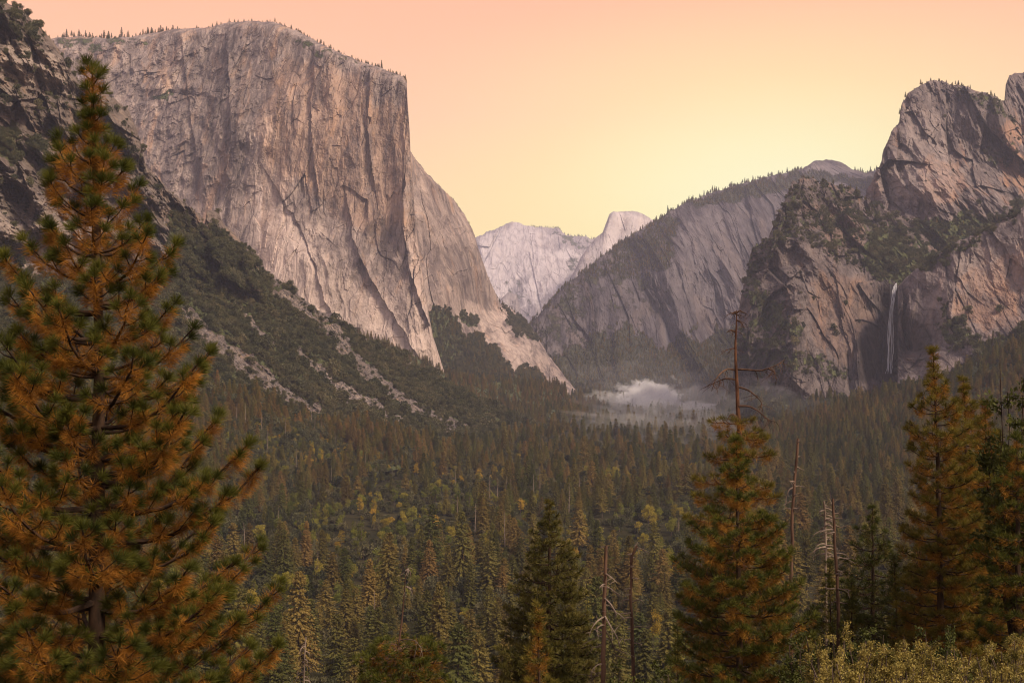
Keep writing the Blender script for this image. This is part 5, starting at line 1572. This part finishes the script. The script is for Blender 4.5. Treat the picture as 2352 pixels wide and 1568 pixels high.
BU = [(1925, 1462, 25, 1.0), (1905, 1520, 22, .9), (1985, 1490, 26, 1.0), (2040, 1512, 23, 1.0), (2090, 1478, 27, 1.1), (2140, 1505, 24, 1.0), (2190, 1490, 26, 1.1), (2240, 1520, 22, 1.0), (2265, 1470, 27, .9), (2310, 1490, 25, 1.1), (2352, 1468, 26, 1.1), (2390, 1500, 23, 1.1), (1960, 1540, 20, .9), (2080, 1545, 19, .9), (2180, 1550, 19, .9), (2310, 1548, 19, 1.0)]
BL = ['golden leafy bush at the left end of the row, under the young pines', 'golden bush low at the left end of the row', 'third golden bush from the left, in the back row', 'golden bush left of the middle of the row', 'golden bush under the trunk of the tufted dark pine', 'golden bush in the middle of the row, under the dark pines',
      'tall golden bush right of the middle', 'low golden bush in the right half of the row', 'slim upright golden bush in the back row, right half', 'large golden bush near the right corner', 'golden bush cut by the right edge of the view', 'golden bush almost outside the right edge', 'small golden bush at the bottom edge, leftmost', 'small golden bush at the bottom edge, second from left', 'small golden bush at the bottom edge, third from left', 'small golden bush at the bottom edge, nearest the right corner']
for k, ((a, b, Yk, w), lab) in enumerate(zip(BU, BL)):
    leafy('bush', lab, 'bush', a, b - 22, Yk, w * 1.25, 1.4, 70 + k, M_bush, .042, 9000, 'golden bushes in the lower right', stems=15, clump=.085)
leafy('oak_tree', 'dark green leafy tree at the right edge, above the dark pines', 'oak tree', 2345, 822, 42, 2.6, 6, 90, M_oak, .15, 9000, stems=16, clump=.3, wood=M_barkdark)
leafy('oak_tree', 'dark leafy tree low behind the pines at the right edge', 'oak tree', 2310, 985, 55, 3.6, 7, 91, M_oak, .16, 9000, stems=18, clump=.35, wood=M_barkdark)
for k, (a, b, Yk, w, lab) in enumerate([(1440, 1528, 34, 1.7, 'bright green leafy bush at the foot of the bare snags'), (1520, 1545, 33, 1.6, 'green bush at the bottom edge between the snags and the dead-topped pine'),
                                        (1840, 1450, 40, 2.0, 'dark green bush right of the dead-topped pine, low in the view'), (1880, 1490, 36, 1.6, 'dark green bush just behind the first golden bush'), (2000, 1425, 40, 2.2, 'dark green bush behind the golden bushes, below the fir'), (2110, 1440, 38, 2.2, 'dark green bush behind the golden bushes, below the tufted pine'), (2240, 1440, 36, 2.4, 'dark green bush behind the golden bushes, at the right')]):
    leafy('bush', lab, 'bush', a, b, Yk, w, 2.0, 95 + k, M_oak, .085, 6000, stems=14, clump=.16)

# ------------------------------------------------------------------ haze over the whole valley
def box_volume(name, lo, hi, col, dens, label, aniso=0.0):
    (x0, y0, z0), (x1, y1, z1) = lo, hi
    v = [(x0, y0, z0), (x1, y0, z0), (x1, y1, z0), (x0, y1, z0), (x0, y0, z1), (x1, y0, z1), (x1, y1, z1), (x0, y1, z1)]
    q = [(0, 3, 2, 1), (4, 5, 6, 7), (0, 1, 5, 4), (1, 2, 6, 5), (2, 3, 7, 6), (3, 0, 4, 7)]
    return link(name, mesh_np(name, v, q, None, [vol_mat(name, col, dens, aniso)]), kind='stuff', label=label)


def vol_mat(name, col, dens, aniso=0.0):
    m, t = new_mat(name)
    pv = t.n('ShaderNodeVolumePrincipled', {'Color': col, 'Density': dens, 'Anisotropy': aniso})
    t.link(pv.outputs[0], t.n('ShaderNodeOutputMaterial').inputs['Volume'])
    return m


def mist_puff(name, label, px, py, Y, z, rx, ry, rz, dens, seed, col=(1.0, 1.0, 1.0, 1), up=0.0):
    """a closed, uneven bank of fog filled with an even volume"""
    n, k = 64, 40
    th = np.linspace(0, 2 * math.pi, n, endpoint=False)[None, :]
    ph = np.linspace(-math.pi / 2 + .02, math.pi / 2 - .02, k)[:, None]
    x = np.cos(th) * np.cos(ph); y = np.sin(th) * np.cos(ph); zz = np.sin(ph) + 0 * th
    q_ = 1 + .55 * fbm(x * 1.6 + seed, y * 1.6, zz * 1.2, 4, .55) + .42 * fbm(x * 5 + seed, y * 4, zz * 3, 4, .6)
    q_ = np.maximum(q_, .12)
    cx = (px - 1176) / F * Y
    v = np.stack([cx + x * rx * q_, Y + y * ry * q_, z + zz * rz * q_ * (1 + up * (x * .5 + .5))], -1).reshape(-1, 3)
    i = np.arange(k - 1)[:, None] * n; j = np.arange(n)[None, :]; j2 = (j + 1) % n
    q = np.stack([i + j, i + j2, i + n + j2, i + n + j], -1).reshape(-1, 4)
    nv = len(v)
    v = np.concatenate([v, [v[:n].mean(0), v[-n:].mean(0)]])
    a = np.arange(n); b = (a + 1) % n
    t_ = np.concatenate([np.stack([b, a, np.full(n, nv)], 1), np.stack([a + (k - 1) * n, b + (k - 1) * n, np.full(n, nv + 1)], 1)])
    return link(name, mesh_np(name, v, q, t_, [vol_mat(name, col, dens * 1.8, -.1)]), kind='stuff', label=label)


_r = np.random.default_rng(77)
MIST = [(1462, 914, 4050, 4, 42, 220, 22, .012), (1502, 906, 4400, 5, 46, 200, 28, .010), (1536, 910, 4200, 5, 40, 160, 14, .010), (1480, 896, 4600, 14, 34, 120, 30, .005), (1436, 926, 3700, 4, 28, 130, 16, .007), (1470, 892, 4500, 20, 26, 70, 24, .006)]
for _k in range(34):
    _b = _r.uniform(890, 958)
    MIST.append((_r.normal(1505, 62), _b, 150 * F / (_b - 800), _r.uniform(6, 40), _r.uniform(10, 48), _r.uniform(40, 160), _r.uniform(6, 22), _r.uniform(.001, .0045)))
for k, (a, b, Yk, z_, rx, ry, rz_, dn) in enumerate(MIST):
    mist_puff('mist', 'bright white fog lying on the meadow', a, b, Yk, z_, rx, ry, rz_, dn, 5 + 3.3 * k)
mist_puff('spray', 'fine spray hanging around the waterfall', 2047, 740, 2640, float(V(2047, 752, 2640)[2]), 4.5, 5, 78, .008, 90)
mist_puff('mist', 'thin grey mist drifting up over the forest right of the meadow', 1590, 970, 3000, 15, 170, 600, 55, .00022, 40, up=.8)
mist_puff('mist', 'thin grey mist drifting over the trees in front of the meadow', 1500, 1000, 2500, 10, 150, 400, 32, .0004, 44)
mist_puff('mist', 'faint grey mist hanging before the foot of the far ridge', 1480, 870, 4900, 30, 330, 400, 80, .0001, 48)

box_volume('haze', (-14000, -14000, -200), (14000, 18900, 3300), (.68, .71, .93, 1), 3.7e-5, 'thin bluish air haze filling the valley')
